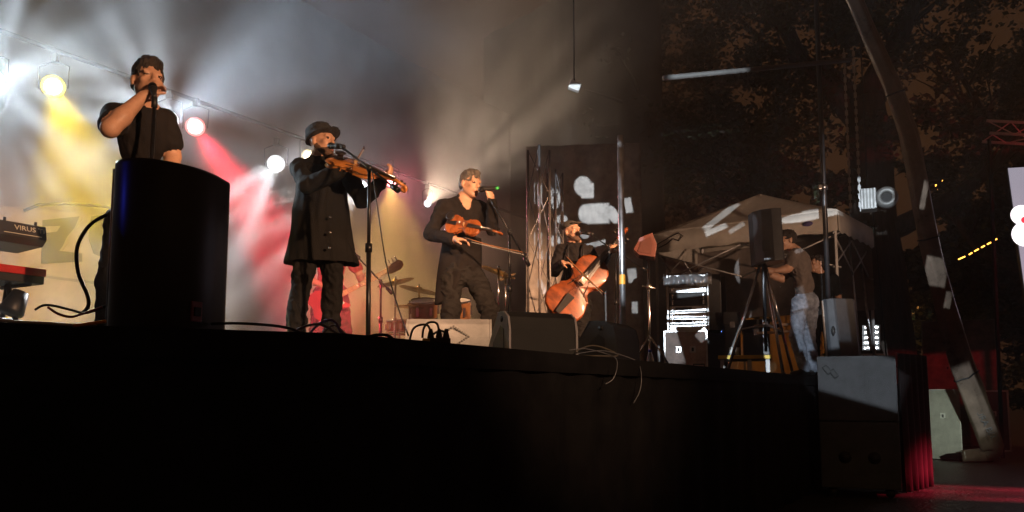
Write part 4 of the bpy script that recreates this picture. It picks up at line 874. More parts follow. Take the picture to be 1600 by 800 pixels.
def helper():
    Y = depth_for(1274, 400, 1.74); Y = max(Y, 11.4); F = Fr(1282, 470, Y, DECK); J = lambda *a: LV(F.J(*a))
    root = person(F, 'person in a black T-shirt partly hidden behind the stagehand')
    top = J(1276, 400, 0)[2]; k = top/1.76
    neck = V3(0, 0, 1.5*k); S = SDF((-0.5, -0.4, -0.02), (0.5, 0.4, 1.85), 0.011)
    shL, shR = V3(-0.19, 0, 1.42*k), V3(0.19, 0.03, 1.42*k); grow_torso(S, neck, shL, shR, V3(0, 0, 1.1*k), V3(0, 0, 0.95*k), 0.15, 1, 2, 0.115, 0.145)
    H = Head(V3(-0.03, -0.02, 1.645*k), V3(-0.8, -0.5, 0), (0, 0, 1), 0.98); grow_head(S, H, neck, 0, None, 4, 5)
    for q, s_ in ((-1, shL), (1, shR)):
        el = s_ + V3(q*0.05, 0.0, -0.29); wr = el + V3(-q*0.02, -0.2, -0.12); grow_arm(S, s_, el, wr, 1, 0, 0.5, (0.056, 0.045, 0.035), 0.01); grow_hand(S, wr, V3(-q*0.3, -0.8, -0.2), V3(0, 0, -1), 0, 0.5, 0, q)
        hp = V3(q*0.09, 0, 0.92*k); an = V3(q*0.11, 0.02, 0.1); grow_leg(S, hp, (hp + an)/2 + V3(0, -0.03, 0), an, an + V3(0, -0.17, -0.05), 2, 3)
    S.mesh('body', [M_skin, M_coat, M_trouser, M_shoe, M_lip, M_eye], root, {1: folds(0.012, 9, 7, 4)}); hair(H, root, M_hair, 1.0, seed=12)
helper()
# ------------------------------------------------------------------ bass player behind the man in the hat
M_redshirt = mat('red_jacket', (0.36, 0.035, 0.03), 0.7); M_basswood = mat('bass_maple', (0.55, 0.36, 0.16), 0.35, var=0.15, scale=10, stretch=(1, 6, 1)); M_bassred = mat('red_lacquer', (0.4, 0.02, 0.02), 0.25, coat=0.6)
def bassist():
    Y = 9.2; F = Fr(517, 440, Y, DECK); J = lambda *a: LV(F.J(*a))
    root = person(F, 'bass player in red and burgundy half hidden behind the man in the hat')
    S = SDF((-0.6, -0.6, -0.02), (0.8, 0.4, 1.85), 0.0095); neck = V3(-0.02, 0, 1.48); shL, shR = V3(-0.19, 0, 1.41), V3(0.18, 0.02, 1.41)
    grow_torso(S, neck, shL, shR, V3(0, 0, 1.1), V3(0, 0.02, 0.95), 0.15, 1, 2, 0.115, 0.145)
    H = Head(V3(-0.02, -0.03, 1.63), V3(0.3, -0.9, -0.2), (0, 0, 1), 1.0); grow_head(S, H, neck, 0, None, 4, 5)
    hand = J(578, 437, -0.2); el = V3(0.33, 0.02, 1.12); grow_arm(S, shR, el, hand + V3(-0.06, 0.03, -0.04), 1, 0, 0.5, (0.056, 0.046, 0.036), 0.01); grow_hand(S, hand + V3(-0.06, 0.03, -0.04), V3(0.6, -0.3, 0.6), V3(-0.3, -0.5, 0.6), 0, 0.7, 0, -1)
    el = V3(-0.33, -0.02, 1.12); wr = V3(-0.08, -0.24, 0.98); grow_arm(S, shL, el, wr, 1, 0, 0.5, (0.056, 0.046, 0.036), 0.01); grow_hand(S, wr, V3(0.8, -0.2, -0.4), V3(0, 0.9, 0), 0, 0.6, 0, -1)
    for q, ax_ in ((-1, 494), (1, 541)):
        an = J(ax_, 590, 0.0); an[2] = 0.1; hp = V3(q*0.09, 0.02, 0.92); grow_leg(S, hp, (hp + an)/2 + V3(q*0.02, -0.03, 0), an, an + V3(q*0.03, -0.17, -0.05), 2, 3, (0.09, 0.07, 0.075), 0.012)
    S.mesh('body', [M_skin, M_redshirt, M_burg, M_shoe, M_lip, M_eye], root, {1: folds(0.014, 9, 7, 4), 2: folds(0.018, 9, 9, 8)}); hair(H, root, M_hair, 1.0, seed=15)
    # bass guitar
    wd = lambda v: F.ex*v[0] + F.ey*v[1] + Vector((0, 0, v[2]))
    a = F.J(500, 478, -0.24); b = F.J(630, 411, -0.30); x = wd(b - a); L = x.length
    g = thing('bass_guitar', 'electric bass with a pale maple neck in front of the bass player', 'bass guitar'); g.matrix_world = frame_matrix(F.W(a), x, wd(Vector((0.05, -1.0, 0.1))))
    ol = [(-0.08, 0.0), (-0.10, 0.08), (-0.06, 0.15), (0.03, 0.165), (0.10, 0.13), (0.16, 0.125), (0.24, 0.155), (0.33, 0.165), (0.36, 0.13), (0.30, 0.10), (0.25, 0.06), (0.26, 0.03), (0.26, -0.03), (0.24, -0.06), (0.27, -0.11), (0.30, -0.145), (0.26, -0.16), (0.18, -0.125), (0.10, -0.14), (0.0, -0.175), (-0.08, -0.155), (-0.11, -0.08)]
    M2 = rotm('X', PI/2); t = MB(); t.prism(ol, -0.02, 0.02, Matrix(((1, 0, 0, 0), (0, 0, 1, 0), (0, 1, 0, 0), (0, 0, 0, 1)))); t.build('body', M_bassred, g, bevel=0.008)
    pg_ = MB(); pg_.prism([(0.02, -0.13), (0.05, -0.05), (0.23, -0.04), (0.25, -0.10), (0.15, -0.11)], 0.021, 0.024, Matrix(((1, 0, 0, 0), (0, 0, 1, 0), (0, 1, 0, 0), (0, 0, 0, 1)))); pg_.build('pickguard', M_white, g)
    t = MB(); t.box((0.2 + (L - 0.40)/2, 0, 0.026), (L - 0.40, 0.056, 0.02), bev=0.006); t.build('neck', M_basswood, g)
    for i in range(12):
        fr_ = MB(); fr_.box((0.28 + (L - 0.5)*(1 - 0.94**i)/(1 - 0.94**12), 0, 0.0375), (0.003, 0.052, 0.003)); fr_.build('fret', M_chrome, g)
    t = MB(); t.prism([(L - 0.21, -0.027), (L - 0.17, -0.05), (L - 0.06, -0.055), (L - 0.01, -0.03), (L, 0.02), (L - 0.03, 0.055), (L - 0.13, 0.045), (L - 0.21, 0.027)], 0.014, 0.03, Matrix(((1, 0, 0, 0), (0, 0, 1, 0), (0, 1, 0, 0), (0, 0, 0, 1)))); t.build('headstock', M_basswood, g)
    for i in range(4):
        t = MB(); xx = L - 0.17 + 0.04*i; t.tube([(xx, 0.03, 0.02), (xx, 0.085, 0.02)], 0.006, 6); t.lathe([(0.016, -0.005), (0.016, 0.005)], (xx, 0.092, 0.02), rotm('Y', PI/2), 10); t.build('tuner', M_chrome, g)
    for i in range(4):
        t = MB(); y = (i - 1.5)*0.012; t.tube([(0.0, y*1.4, 0.045), (L - 0.17, y, 0.042)], 0.0018, 5); t.build('string', M_chrome, g)
    for xx in (0.08, 0.15): t = MB(); t.box((xx, 0, 0.028), (0.03, 0.1, 0.018), bev=0.003); t.build('pickup', M_black, g)
bassist()
# ================================================================== loudspeakers and wedges
def world_cab(poly, z0, z1, name, m, parent, bev=0.012, seg=None, smooth=None):
    b = MB(); n = len(poly)
    b.add([(x, y, z0) for x, y in poly] + [(x, y, z1) for x, y in poly], [tuple(range(n))[::-1], tuple(range(n, 2*n))] + [(i, (i+1) % n, (i+1) % n + n, i + n) for i in range(n)])
    o = b.build(name, m, parent, bevel=bev)
    if smooth:
        for p in o.data.polygons: p.use_smooth = abs(p.normal.z) < 0.98
    return o
def left_speaker():
    k = 1.10
    P = [(-1.225, 2.52), (-1.20, 2.47), (-1.15, 2.445), (-1.095, 2.45), (-1.04, 2.49), (-0.995, 2.55), (-0.968, 2.62), (-0.955, 2.70), (-0.955, 2.76), (-1.02, 2.82), (-1.21, 2.80), (-1.24, 2.70)]
    Q0 = [Vector((x*k, y*k)) for x, y in P]; P = []; n0 = len(Q0)
    for i in range(n0):                                  # round the plan with a spline
        a, b, c, d = Q0[i-1], Q0[i], Q0[(i+1) % n0], Q0[(i+2) % n0]
        for u in (0, 0.25, 0.5, 0.75): P.append(tuple(0.5*((2*b) + (c - a)*u + (2*a - 5*b + 4*c - d)*u*u + (3*b - a - 3*c + d)*u**3)))
    z1 = 1 + (618 - 229)/1300*2.45*k - 0.02
    t = thing('loudspeaker', 'tall black loudspeaker with a rounded cabinet standing at the left stage edge', 'loudspeaker', (P[12][0], P[12][1], DECK))
    o = Vector(t.location); Q = [(x - o.x, y - o.y) for x, y in P]
    world_cab(Q, 0.012, z1 - DECK, 'cabinet', mat('glossy_cabinet', (0.012, 0.012, 0.013), 0.32, var=0.2), t, 0.014, smooth=True)
    # feet
    for i in (4, 20, 32, 40): b = MB(); b.lathe([(0.02, 0), (0.02, 0.014)], (Q[i][0]*0.85, Q[i][1]*0.85 + 0.03, 0)); b.build('foot', M_rubber, t)
    # grip recess and connector plate on the side that faces right
    a = Vector((Q[20][0], Q[20][1], 0)); c = Vector((Q[24][0], Q[24][1], 0)); d = (c - a).normalized(); nn = Vector((d.y, -d.x, 0))
    b = MB(); M = Matrix.Translation(a + d*0.03 + nn*0.004 + Vector((0, 0, 0.085))) @ rotm('Z', math.atan2(d.y, d.x)); b.box((0, 0, 0), (0.05, 0.008, 0.07), bev=0.003); b.v = [tuple(M @ Vector(v)) for v in b.v]; b.build('connector_plate', mat('pink_lit_plate', (0.25, 0.06, 0.09), 0.35), t)  # pink glow on the plate is put into its colour
    b = MB(); b.v = []; b.box((0, -0.006, 0), (0.03, 0.006, 0.03), bev=0.002); b.v = [tuple(M @ Vector(v)) for v in b.v]; b.build('socket', M_rubber, t)
    # thin metal trim added down the left corner to catch the blue light
    e = MB(); x, y = Q[0]; e.tube([(x - 0.004, y - 0.004, 0.03), (x - 0.004, y - 0.004, z1 - DECK - 0.02)], 0.008, 8); e.build('glint_trim', M_chrome, t)
left_speaker()
def wedge(label, px, py, Y, rz, L, W, H, cabm, group='wedge monitors along the stage front', logo=False, side_m=None):
    """floor monitor: width along local x, slanted grille towards local +y (the performer)"""
    p = at(px, py, Y); t = thing('stage_monitor', label, 'stage monitor', (p.x, p.y, DECK), rz, group)
    prof = [(-W*0.5, 0.0), (W*0.42, 0.0), (W*0.5, H*0.12), (-W*0.02, H), (-W*0.28, H*0.98), (-W*0.44, H*0.86), (-W*0.5, H*0.6)]
    M = rotm('Z', PI/2)
    b = MB(); b.prism(prof, -L/2 + 0.014, L/2 - 0.014, M); b.build('cabinet', cabm, t, bevel=0.012)
    for q in (-1, 1):
        e = MB(); e.prism(prof, q*L/2 - (0.014 if q > 0 else 0), q*L/2 + (0 if q > 0 else 0.014), M); en = e.build('end_panel', side_m or cabm, t, bevel=0.005)
        h = MB(); h.prism([(-W*0.30, H*0.18), (W*0.18, H*0.18), (W*0.16, H*0.36), (-W*0.16, H*0.70), (-W*0.28, H*0.62)], q*(L/2 + 0.001) - 0.002, q*(L/2 + 0.001) + 0.002, M); h.build('grip_recess', M_rubber, en)
        h = MB(); h.lathe([(0.018, -0.003), (0.018, 0.003)], (0, 0, 0), rotm('Y', PI/2), 12); h.v = [(v[0] - q*(L/2 + 0.001)*1, v[1] - W*0.2, v[2] + H*0.83) for v in h.v]; h.v = [(v[0], v[1], v[2]) for v in h.v]; h.build('screw_cup', M_rubber, en)
    # perforated steel grille on the slope
    a = Vector((W*0.47, 0, H*0.155)); c = Vector((0.01, 0, H*0.985)); sl = (c - a); nn = Vector((sl.z, 0, -sl.x)).normalized(); 
    g = MB(); pr = [(a + nn*0.006), (c + nn*0.006), (c + nn*0.014), (a + nn*0.014)]; g.prism([(v.x, v.z) for v in pr], -L/2 + 0.03, L/2 - 0.03, M); g.build('grille', M_grille, t)
    if logo:
        for i in range(28):
            f = i/28*4; s_ = int(f); u = f - s_; cor = [(0, 0.075), (0.105, 0), (0, -0.075), (-0.105, 0), (0, 0.075)]
            x = cor[s_][0]*(1-u) + cor[s_+1][0]*u; z = cor[s_][1]*(1-u) + cor[s_+1][1]*u
            d_ = MB(); d_.lathe([(0.0085, -0.002), (0.0085, 0.002), (0.003, 0.004)], (x + 0.035, -W*0.5 - 0.001, H*0.60 + z*0.95), rotm('X', PI/2), 7); d_.build('logo_dot', mat('logo_dot_grey', (0.33, 0.32, 0.31), 0.5, var=0), t)
    return t
M_cabgrey = mat('pale_grey_cabinet', (0.68, 0.66, 0.64), 0.6, bump=0.3, bscale=200)
M_cabside = mat('grey_cabinet_side', (0.34, 0.31, 0.33), 0.55)
az = lambda px: -math.atan((px - 800)/1300)
wedge('pale grey wedge monitor with a dotted diamond before the man in the cardigan', 703, 503, 6.0, az(703) - 0.04, 0.60, 0.46, 0.345, M_cabgrey, logo=True)
wedge('big black wedge monitor with a pale end panel at the stage edge', 830, 492, 4.85, az(833) + 0.42, 0.43, 0.36, 0.28, M_cabinet, side_m=M_cabside)
wedge('black wedge monitor lying end-on in front of the cello', 942, 503, 6.15, az(942) + 1.15, 0.44, 0.40, 0.335, M_cabinet)
# ------------------------------------------------------------------ keyboards at the left
def keyboards():
    off_ = 3.6; r = atp(74, 366, S1 + N*off_, N); ang = math.atan2(D.y, D.x)
    M_syn = mat('synth_case', (0.05, 0.042, 0.038), 0.4); M_red = mat('red_synth', (0.55, 0.02, 0.018), 0.4); M_key = mat('white_keys', (0.75, 0.74, 0.7), 0.4)
    # upper: dark synthesizer tilted, its back towards the audience
    t = thing('synthesizer', 'dark synthesizer with lettering on its back above the red keyboard', 'keyboard', (r.x, r.y, r.z), ang)
    b = MB(); b.prism([(0, -0.045), (0.02, 0.05), (0.34, -0.02), (0.36, -0.10), (0.05, -0.085)], -1.0, 0.0, Matrix(((0, 1, 0, 0), (1, 0, 0, 0), (0, 0, 1, 0), (0, 0, 0, 1)))); b.build('case', M_syn, t, bevel=0.006)
    Mx = Matrix.Translation((-0.13, -0.0035 + 0.010, 0.008)) @ rotm('X', PI/2 + 0.2); Mx = Matrix.Translation((-0.115, 0.003, 0.012)) @ Matrix.Rotation(PI/2 - 0.21, 4, 'X')
    text_mesh('lettering', 'VIRUS TI', 0.046, 0.002, mat('synth_letter', (0.85, 0.8, 0.65), 0.4, var=0), t, Mx, 1.15)
    l_ = MB(); l_.box((-0.16, -0.004, -0.028), (0.24, 0.006, 0.004)); l_.build('trim_line', mat('synth_letter', (0.85, 0.8, 0.65)), t)
    for i in range(3): k_ = MB(); k_.lathe([(0.009, 0), (0.009, 0.03)], (-0.06 - 0.2*i, 0.04, 0.045)); k_.build('knob', M_black, t)
    for i in range(14): k_ = MB(); k_.box((-0.07 - 0.066*i, 0.27, 0.005), (0.06, 0.13, 0.015)); k_.build('key', M_key, t)
    # lower: red stage piano
    r2 = atp(69, 430, S1 + N*(off_ + 0.05), N)
    t2 = thing('stage_piano', 'red stage piano on the stand below the synthesizer', 'keyboard', (r2.x, r2.y, r2.z), ang)
    b = MB(); b.box((-0.62, 0.16, -0.035), (1.24, 0.33, 0.06), bev=0.006); b.build('case', M_black, t2)
    b = MB(); b.box((-0.62, 0.0, 0.012), (1.25, 0.035, 0.05), bev=0.006); b.box((-0.62, 0.05, 0.034), (1.25, 0.10, 0.012)); b.build('red_panel', M_red, t2)
    for i in range(16): k_ = MB(); k_.box((-0.05 - 0.074*i, 0.25, 0.004), (0.068, 0.14, 0.016)); k_.build('key', M_key, t2)
    # double-tier stand
    t3 = thing('keyboard_stand', 'black two-tier stand holding both keyboards at the left', 'stand', (r2.x, r2.y, DECK), ang); h2 = r2.z - DECK; h1 = r.z - DECK
    for x in (-0.10, -0.75):
        b = MB(); b.tube([(x, -0.02, 0.012), (x - 0.05, 0.16, h2 - 0.07)], 0.018, 8); b.build('leg', M_blackmetal, t3)
        b = MB(); b.tube([(x, 0.36, 0.012), (x - 0.05, 0.16, h2 - 0.07)], 0.018, 8); b.build('leg', M_blackmetal, t3)
        b = MB(); b.tube([(x, -0.02, h2 - 0.075), (x, 0.33, h2 - 0.075)], 0.014, 8); b.build('arm', M_blackmetal, t3)
        b = MB(); b.tube([(x - 0.25, 0.05, h2 - 0.03), (x - 0.25, 0.05, h1 - 0.09), (x - 0.25, 0.32, h1 - 0.125)], 0.016, 8); b.build('upright', M_blackmetal, t3)
    b = MB(); b.tube([(-0.10, 0.16, h2*0.5), (-0.75, 0.16, h2*0.5)], 0.014, 8); b.build('cross_bar', M_blackmetal, t3)
    # power box and loose cables below
    t4 = thing('stage_box', 'dark cable box under the keyboards', 'box', (r2.x, r2.y, DECK), ang); b = MB(); b.box((-0.42, 0.2, h2*0.33), (0.34, 0.24, h2*0.6), bev=0.02); b.build('shell', M_black, t4)
    b = MB(); b.lathe([(0.07, 0), (0.08, 0.02), (0.05, 0.16)], (-0.18, 0.05, h2*0.55), rotm('Y', 0.4)); b.build('knob', M_black, t4)
keyboards()
# ------------------------------------------------------------------ printed banner behind the keyboards
def banner():
    M_ban = mat('banner_cloth', (0.32, 0.295, 0.245), 0.85, var=0.1); M_ink = mat('banner_ink', (0.035, 0.035, 0.032), 0.8)
    a = px_at_off(-40, 300, 6.9); b_ = px_at_off(330, 300, 6.9); ang = math.atan2(D.y, D.x); o = px_at_off(60, 448, 6.9)
    ld = lambda px, py: ((px_at_off(px, py, 6.9) - o).dot(D), (px_at_off(px, py, 6.9) - o).z)
    t = thing('banner', 'pale printed banner with large dark block letters behind the keyboards', 'banner', o, ang)
    def poly(pts, d0, d1, name, m):
        s = MB(); s.prism([ld(*p) for p in pts], d0, d1); return s.build(name, m, t)
    poly([(-40, 318), (330, 352), (330, 560), (-40, 560)], 0.0, 0.012, 'cloth', M_ban)
    poly([(66, 344), (124, 338), (116, 356), (104, 370), (98, 384), (92, 392), (128, 396), (128, 409), (64, 412)], -0.006, -0.001, 'letter', M_ink)
    poly([(142, 338), (160, 336), (330, 372), (330, 420), (165, 405), (146, 396), (138, 372)], -0.006, -0.001, 'letter', M_ink)
    poly([(70, 354), (94, 353), (88, 362), (70, 364)], -0.012, -0.007, 'letter_outline', M_ban)
    poly([(112, 366), (132, 337), (136, 338), (136, 366)], -0.012, -0.007, 'letter_outline', M_ban)
    poly([(96, 392), (110, 376), (128, 376), (128, 392)], -0.012, -0.007, 'letter_outline', M_ban)
    poly([(60, 429), (330, 462), (330, 467), (60, 433)], -0.006, -0.001, 'stripe', mat('banner_grey', (0.16, 0.16, 0.14), 0.8))
    s = MB(); s.tube([px_at_off(38, 329, 6.85), px_at_off(60, 320, 6.85), px_at_off(100, 318, 6.85), px_at_off(160, 322, 6.85), px_at_off(240, 338, 6.85)], 0.018, 6)
    tag(s.build('sagging_cable', M_rubber), 'dark cable sagging along the top of the banner', 'cable')
banner()
# ================================================================== towers, poles and pipes of the right wing
def tri_truss(name, label, a, b, w, m, cat='truss', chord=0.024, brace=0.010, step=0.45, ref=Vector((0, 1, 0)), group=None):
    """triangular truss from a to b: three chords and their braces, each a part"""
    a = Vector(a); b = Vector(b); d = (b - a).normalized(); u = d.cross(ref).normalized(); v = d.cross(u)
    t = thing(name, label, cat, a, 0, group); offs = [u*(w*0.5) - v*(w*0.29), -u*(w*0.5) - v*(w*0.29), v*(w*0.58)]
    L = (b - a).length; n = max(2, int(L/step))
    for o in offs: c = MB(); c.tube([o, o + d*L], chord, 8); c.build('chord', m, t)
    for i in range(n):
        for j in range(3):
            p, q = (offs[j], offs[(j+1) % 3]) if i % 2 else (offs[(j+1) % 3], offs[j])
            c = MB(); c.tube([p + d*(L*i/n), q + d*(L*(i+1)/n)], brace, 6, cap=False); c.build('brace', m, t)
    return t
pA = at(843, 560, 9.0); tri_truss('truss_tower', 'aluminium truss tower rising behind the man in the cardigan', (pA.x, pA.y, DECK), (pA.x, pA.y, at(843, 232, 9.0).z), 0.24, mat('tower_steel', (0.16, 0.15, 0.15), 0.42, 0.6), chord=0.014, brace=0.006)
pA2 = at(869, 560, 10.6); tri_truss('truss_tower', 'second aluminium truss tower just left of the cello player', (pA2.x, pA2.y, DECK), (pA2.x, pA2.y, 3.9), 0.2, mat('tower_steel', (0.16,0.15,0.15)), chord=0.012, brace=0.006)
def pole(label, px, Y, top, r, m, bands=(), z0=DECK, px_top=None):
    p = at(px, 560, Y); t = thing('scaffold_pole', label, 'pole', (p.x, p.y, z0))
    b = MB(); b.tube([(0, 0, 0), (0, 0, top - z0)], r, 12); b.build('tube', m, t)
    b = MB(); b.lathe([(r*2.4, 0.0), (r*2.4, 0.012), (r*1.3, 0.016), (r*1.3, 0.05)], (0, 0, 0.0), None, 14); b.build('base_plate', M_blackmetal, t)
    for (py, h, mm) in bands:
        z = at(px, py, Y).z - z0; b = MB(); b.lathe([(r*1.06, -h/2), (r*1.08, -h/2 + 0.004), (r*1.08, h/2 - 0.004), (r*1.06, h/2)], (0, 0, z), None, 12); b.build('tape_band', mm, t)
    return t
M_tape = mat('orange_tape', (0.75, 0.30, 0.03), 0.5, var=0.15); M_galv = mat('galvanised_steel', (0.42, 0.41, 0.42), 0.35, 0.9, var=0.25, scale=9)
PB = pole('galvanised pole with an orange tape band in front of the cello', 974, 6.3, at(967, 212, 6.3).z, 0.024, M_galv, [(437, 0.075, M_tape)])
PC = pole('black scaffold pole rising behind the tripod loudspeaker', 1298, 10.6, 7.2, 0.032, mat('dark_steel', (0.05, 0.05, 0.055), 0.4, 0.7))
cl_ = MB(); cl_.lathe([(0.045, -0.03), (0.05, 0), (0.045, 0.03)], (0, 0, at(1298, 293, 10.6).z - DECK)); cl_.box((-0.06, -0.02, at(1298, 293, 10.6).z - DECK), (0.05, 0.05, 0.06), bev=0.008); cl_.build('clamp', M_alu, PC)
pa = at(838, 141, 9.30); pc = at(1297, 98, 10.56); pc.y = PC.location.y - 0.07
s = MB(); d_ = (pc - pa).normalized(); s.tube([pa.lerp(pc, 0.40), pc + d_*0.3], 0.032, 12); tag(s.build('cross_pipe', mat('dull_pipe', (0.13, 0.125, 0.12), 0.6, 0.0)), 'grey pipe reaching left from the top of the black pole', 'pipe')
lp = at(897, 138, 9.35) + Vector((0, -0.03, 0.05))
t = thing('work_lamp', 'small white lamp box hanging on a thin rod above the cello player', 'lamp', lp); b = MB(); b.box((0, -0.06, -0.06), (0.13, 0.08, 0.1), rotm('Y', 0.35), bev=0.01); b.build('housing', M_white, t); b = MB(); b.box((0, -0.104, -0.06), (0.1, 0.006, 0.07), rotm('Y', 0.35)); b.build('front_glass', mat('lamp_glass', (0.8, 0.8, 0.78), 0.1), t); b = MB(); b.tube([(0, -0.05, -0.02), (0, 0, 0.045), (0, 0.05, 0)], 0.01, 6); b.build('clamp', M_matte, t); b = MB(); b.tube([(0, 0, 0.04), (0, 0, 2.6)], 0.008, 6); b.build('drop_rod', M_matte, t)
# wing drape behind the cello
M_wing = mat('brown_wing_cloth', (0.055, 0.044, 0.039), 0.9, var=0.15, bump=0.2, bscale=120)
w0, w1 = at(752, 560, 21.6), at(1045, 560, 16.8)
wd_ = pleated([Vector((w0.x, w0.y, 0)), Vector((w1.x, w1.y, 0))], DECK, at(1000, -60, 17.6).z, 0.06, 0.8, 'wing_curtain', M_wing, nz=10, seed=2); tag(wd_, 'dark brown wing curtain hanging behind the cello player', 'curtain')
# flat added behind the cello player to catch projected shapes: cloth on a frame
def catch_flat():
    F = Fr(942, 560, 11.7, DECK); t = thing('catch_flat', 'dark cloth flat added behind the cello player to catch white light shapes', 'masking flat', F.loc, F.rz); a = F.J(822, 400); b = F.J(1004, 400); zt = F.J(942, 225).z
    n, m = 40, 12; vs = []; fs = []
    for i in range(n + 1):
        for j in range(m + 1): u = i/n; v = j/m; vs.append((a.x + (b.x - a.x)*u, 0.012*math.sin(u*26) + 0.02*mnoise.noise((u*5, v*2, 0)), 0.03 + (zt - 0.03)*v))
    for i in range(n):
        for j in range(m): fs.append((i*(m+1)+j, (i+1)*(m+1)+j, (i+1)*(m+1)+j+1, i*(m+1)+j+1))
    s = MB(); s.add(vs, fs, 0, True); o = s.build('cloth', mat('dark_flat_cloth', (0.38, 0.34, 0.31), 0.9, var=0.15, bump=0.2, bscale=150), t); md = o.modifiers.new('thick', 'SOLIDIFY'); md.thickness = 0.004
    for x in (a.x + 0.06, b.x - 0.06): s = MB(); s.tube([(x, 0.06, 0), (x, 0.06, zt - 0.03)], 0.016, 8); s.build('upright', M_matte, t); s = MB(); s.tube([(x, 0.06, zt*0.5), (x, 0.7, 0.01)], 0.012, 6); s.build('strut', M_matte, t)
    s = MB(); s.tube([(a.x + 0.05, 0.06, zt - 0.05), (b.x - 0.05, 0.06, zt - 0.05)], 0.016, 8); s.build('top_bar', M_matte, t)
catch_flat()
# reddish cabinet on a stand right of the pole
def red_cab():
    F = Fr(1006, 400, 8.6, DECK); t = thing('loudspeaker', 'small reddish loudspeaker tilted on a thin stand near the orange taped pole', 'loudspeaker', F.loc, F.rz)
    def quad(pts, d0, d1, name, m, par=t):
        s = MB(); s.prism([(F.J(*p).x, F.J(*p).z) for p in pts], d0, d1); return s.build(name, m, par, bevel=0.006)
    quad([(990, 392), (1000, 374), (1019, 366), (1026, 384), (1023, 404), (998, 400)], -0.1, 0.16, 'cabinet', mat('red_brown_cabinet', (0.11, 0.026, 0.016), 0.6))
    quad([(996, 396), (1002, 380), (1016, 373), (1020, 384), (1018, 400)], -0.108, -0.101, 'grille', mat('red_brown_grille', (0.09, 0.025, 0.016), 0.7, bump=0.5, bscale=300))
    x = F.J(1013, 404).x; z = F.J(1013, 404).z; b = MB(); b.tube([(x, 0.03, 0.05), (x, 0.03, z)], 0.014, 8); b.build('stand_pole', M_chrome, t)
    for i in range(3): a = 0.5 + i*2.1; b = MB(); b.tube([(x, 0.03, 0.42), (x + 0.3*math.cos(a), 0.03 + 0.3*math.sin(a), 0.012)], 0.010, 6); b.build('leg', M_chrome, t)
    zc = F.J(1013, 448).z; b = MB(); b.lathe([(0.026, -0.03), (0.026, 0.03)], (x, 0.03, zc)); b.tube([(x - 0.07, 0.0, zc + 0.01), (x + 0.07, 0.0, zc - 0.02)], 0.008, 6); b.build('collar', M_alu, t)
red_cab()
# ------------------------------------------------------------------ tripod loudspeaker
def tripod_speaker():
    F = Fr(1196, 440, 9.6, DECK); J = F.J
    t = thing('loudspeaker', 'black loudspeaker on a tall tripod held by the stagehand', 'loudspeaker', F.loc, F.rz)
    x0, x1, zt, zb = J(1168, 330).x, J(1221, 330).x, J(1195, 331).z, J(1195, 412).z; w = x1 - x0; cx = (x0 + x1)/2; h = zt - zb
    prof = [(-0.5, 0.06), (-0.36, -0.10), (-0.1, -0.17), (0.2, -0.17), (0.48, -0.12), (0.5, 0.12), (0.3, 0.24), (-0.28, 0.24)]
    b = MB(); n = len(prof); vs = []
    for z in (0, 1): vs += [(cx + px*w + (0.02 if z else 0.03)*0 + 0.02*(1 - z), py*0.95, zb + z*h + (0.03*px if z else 0.05*px)) for px, py in prof]
    b.add(vs, [tuple(range(n))[::-1], tuple(range(n, 2*n))] + [(i, (i+1) % n, (i+1) % n + n, i + n) for i in range(n)]); b.build('cabinet', mat('satin_black_cabinet', (0.028, 0.026, 0.028), 0.4, var=0.2), t, bevel=0.012)
    b = MB(); b.box((cx + 0.01, -0.168, zb + h*0.3), (0.10, 0.02, 0.13), bev=0.008); b.build('handle_recess', M_rubber, t)
    st = thing('speaker_tripod', 'chrome and black tripod under the tall loudspeaker', 'tripod', F.loc, F.rz)
    hub = J(1192, 396, -0.02); top = Vector((cx + 0.01, 0.0, zb)); 
    b = MB(); b.tube([Vector((hub.x, 0, J(1197, 560).z*0.25 + 0.25)), Vector((hub.x, 0, hub.z)), top], 0.02, 10); b.build('mast', M_blackmetal, st)
    b = MB(); b.lathe([(0.035, -0.05), (0.04, 0.0), (0.035, 0.05)], (hub.x, 0, hub.z)); b.build('hub', M_alu, st)
    for (px, py, dy) in ((1134, 576, -0.25), (1224, 584, -0.45), (1240, 588, 0.45)):
        f = J(px, py, dy); f.z = 0.02; l_ = MB(); l_.tube([Vector((hub.x, 0, hub.z - 0.02)), f], 0.017, 8); lg = l_.build('leg', M_chrome, st); fo = MB(); fo.lathe([(0.024, -0.02), (0.024, 0.03)], f, None, 8); fo.build('rubber_foot', M_rubber, lg)
    lowc = Vector((hub.x, 0, 0.62)); c = MB(); c.lathe([(0.032, -0.03), (0.032, 0.03)], lowc); c.build('collar', M_alu, st)
    for (px, py, dy) in ((1134, 576, -0.25), (1224, 584, -0.45), (1240, 588, 0.45)):
        f = J(px, py, dy); f.z = 0.02; mid = Vector((hub.x, 0, hub.z - 0.02)).lerp(f, 0.62); l_ = MB(); l_.tube([lowc, mid], 0.011, 6); l_.build('brace', M_alu, st)
tripod_speaker()
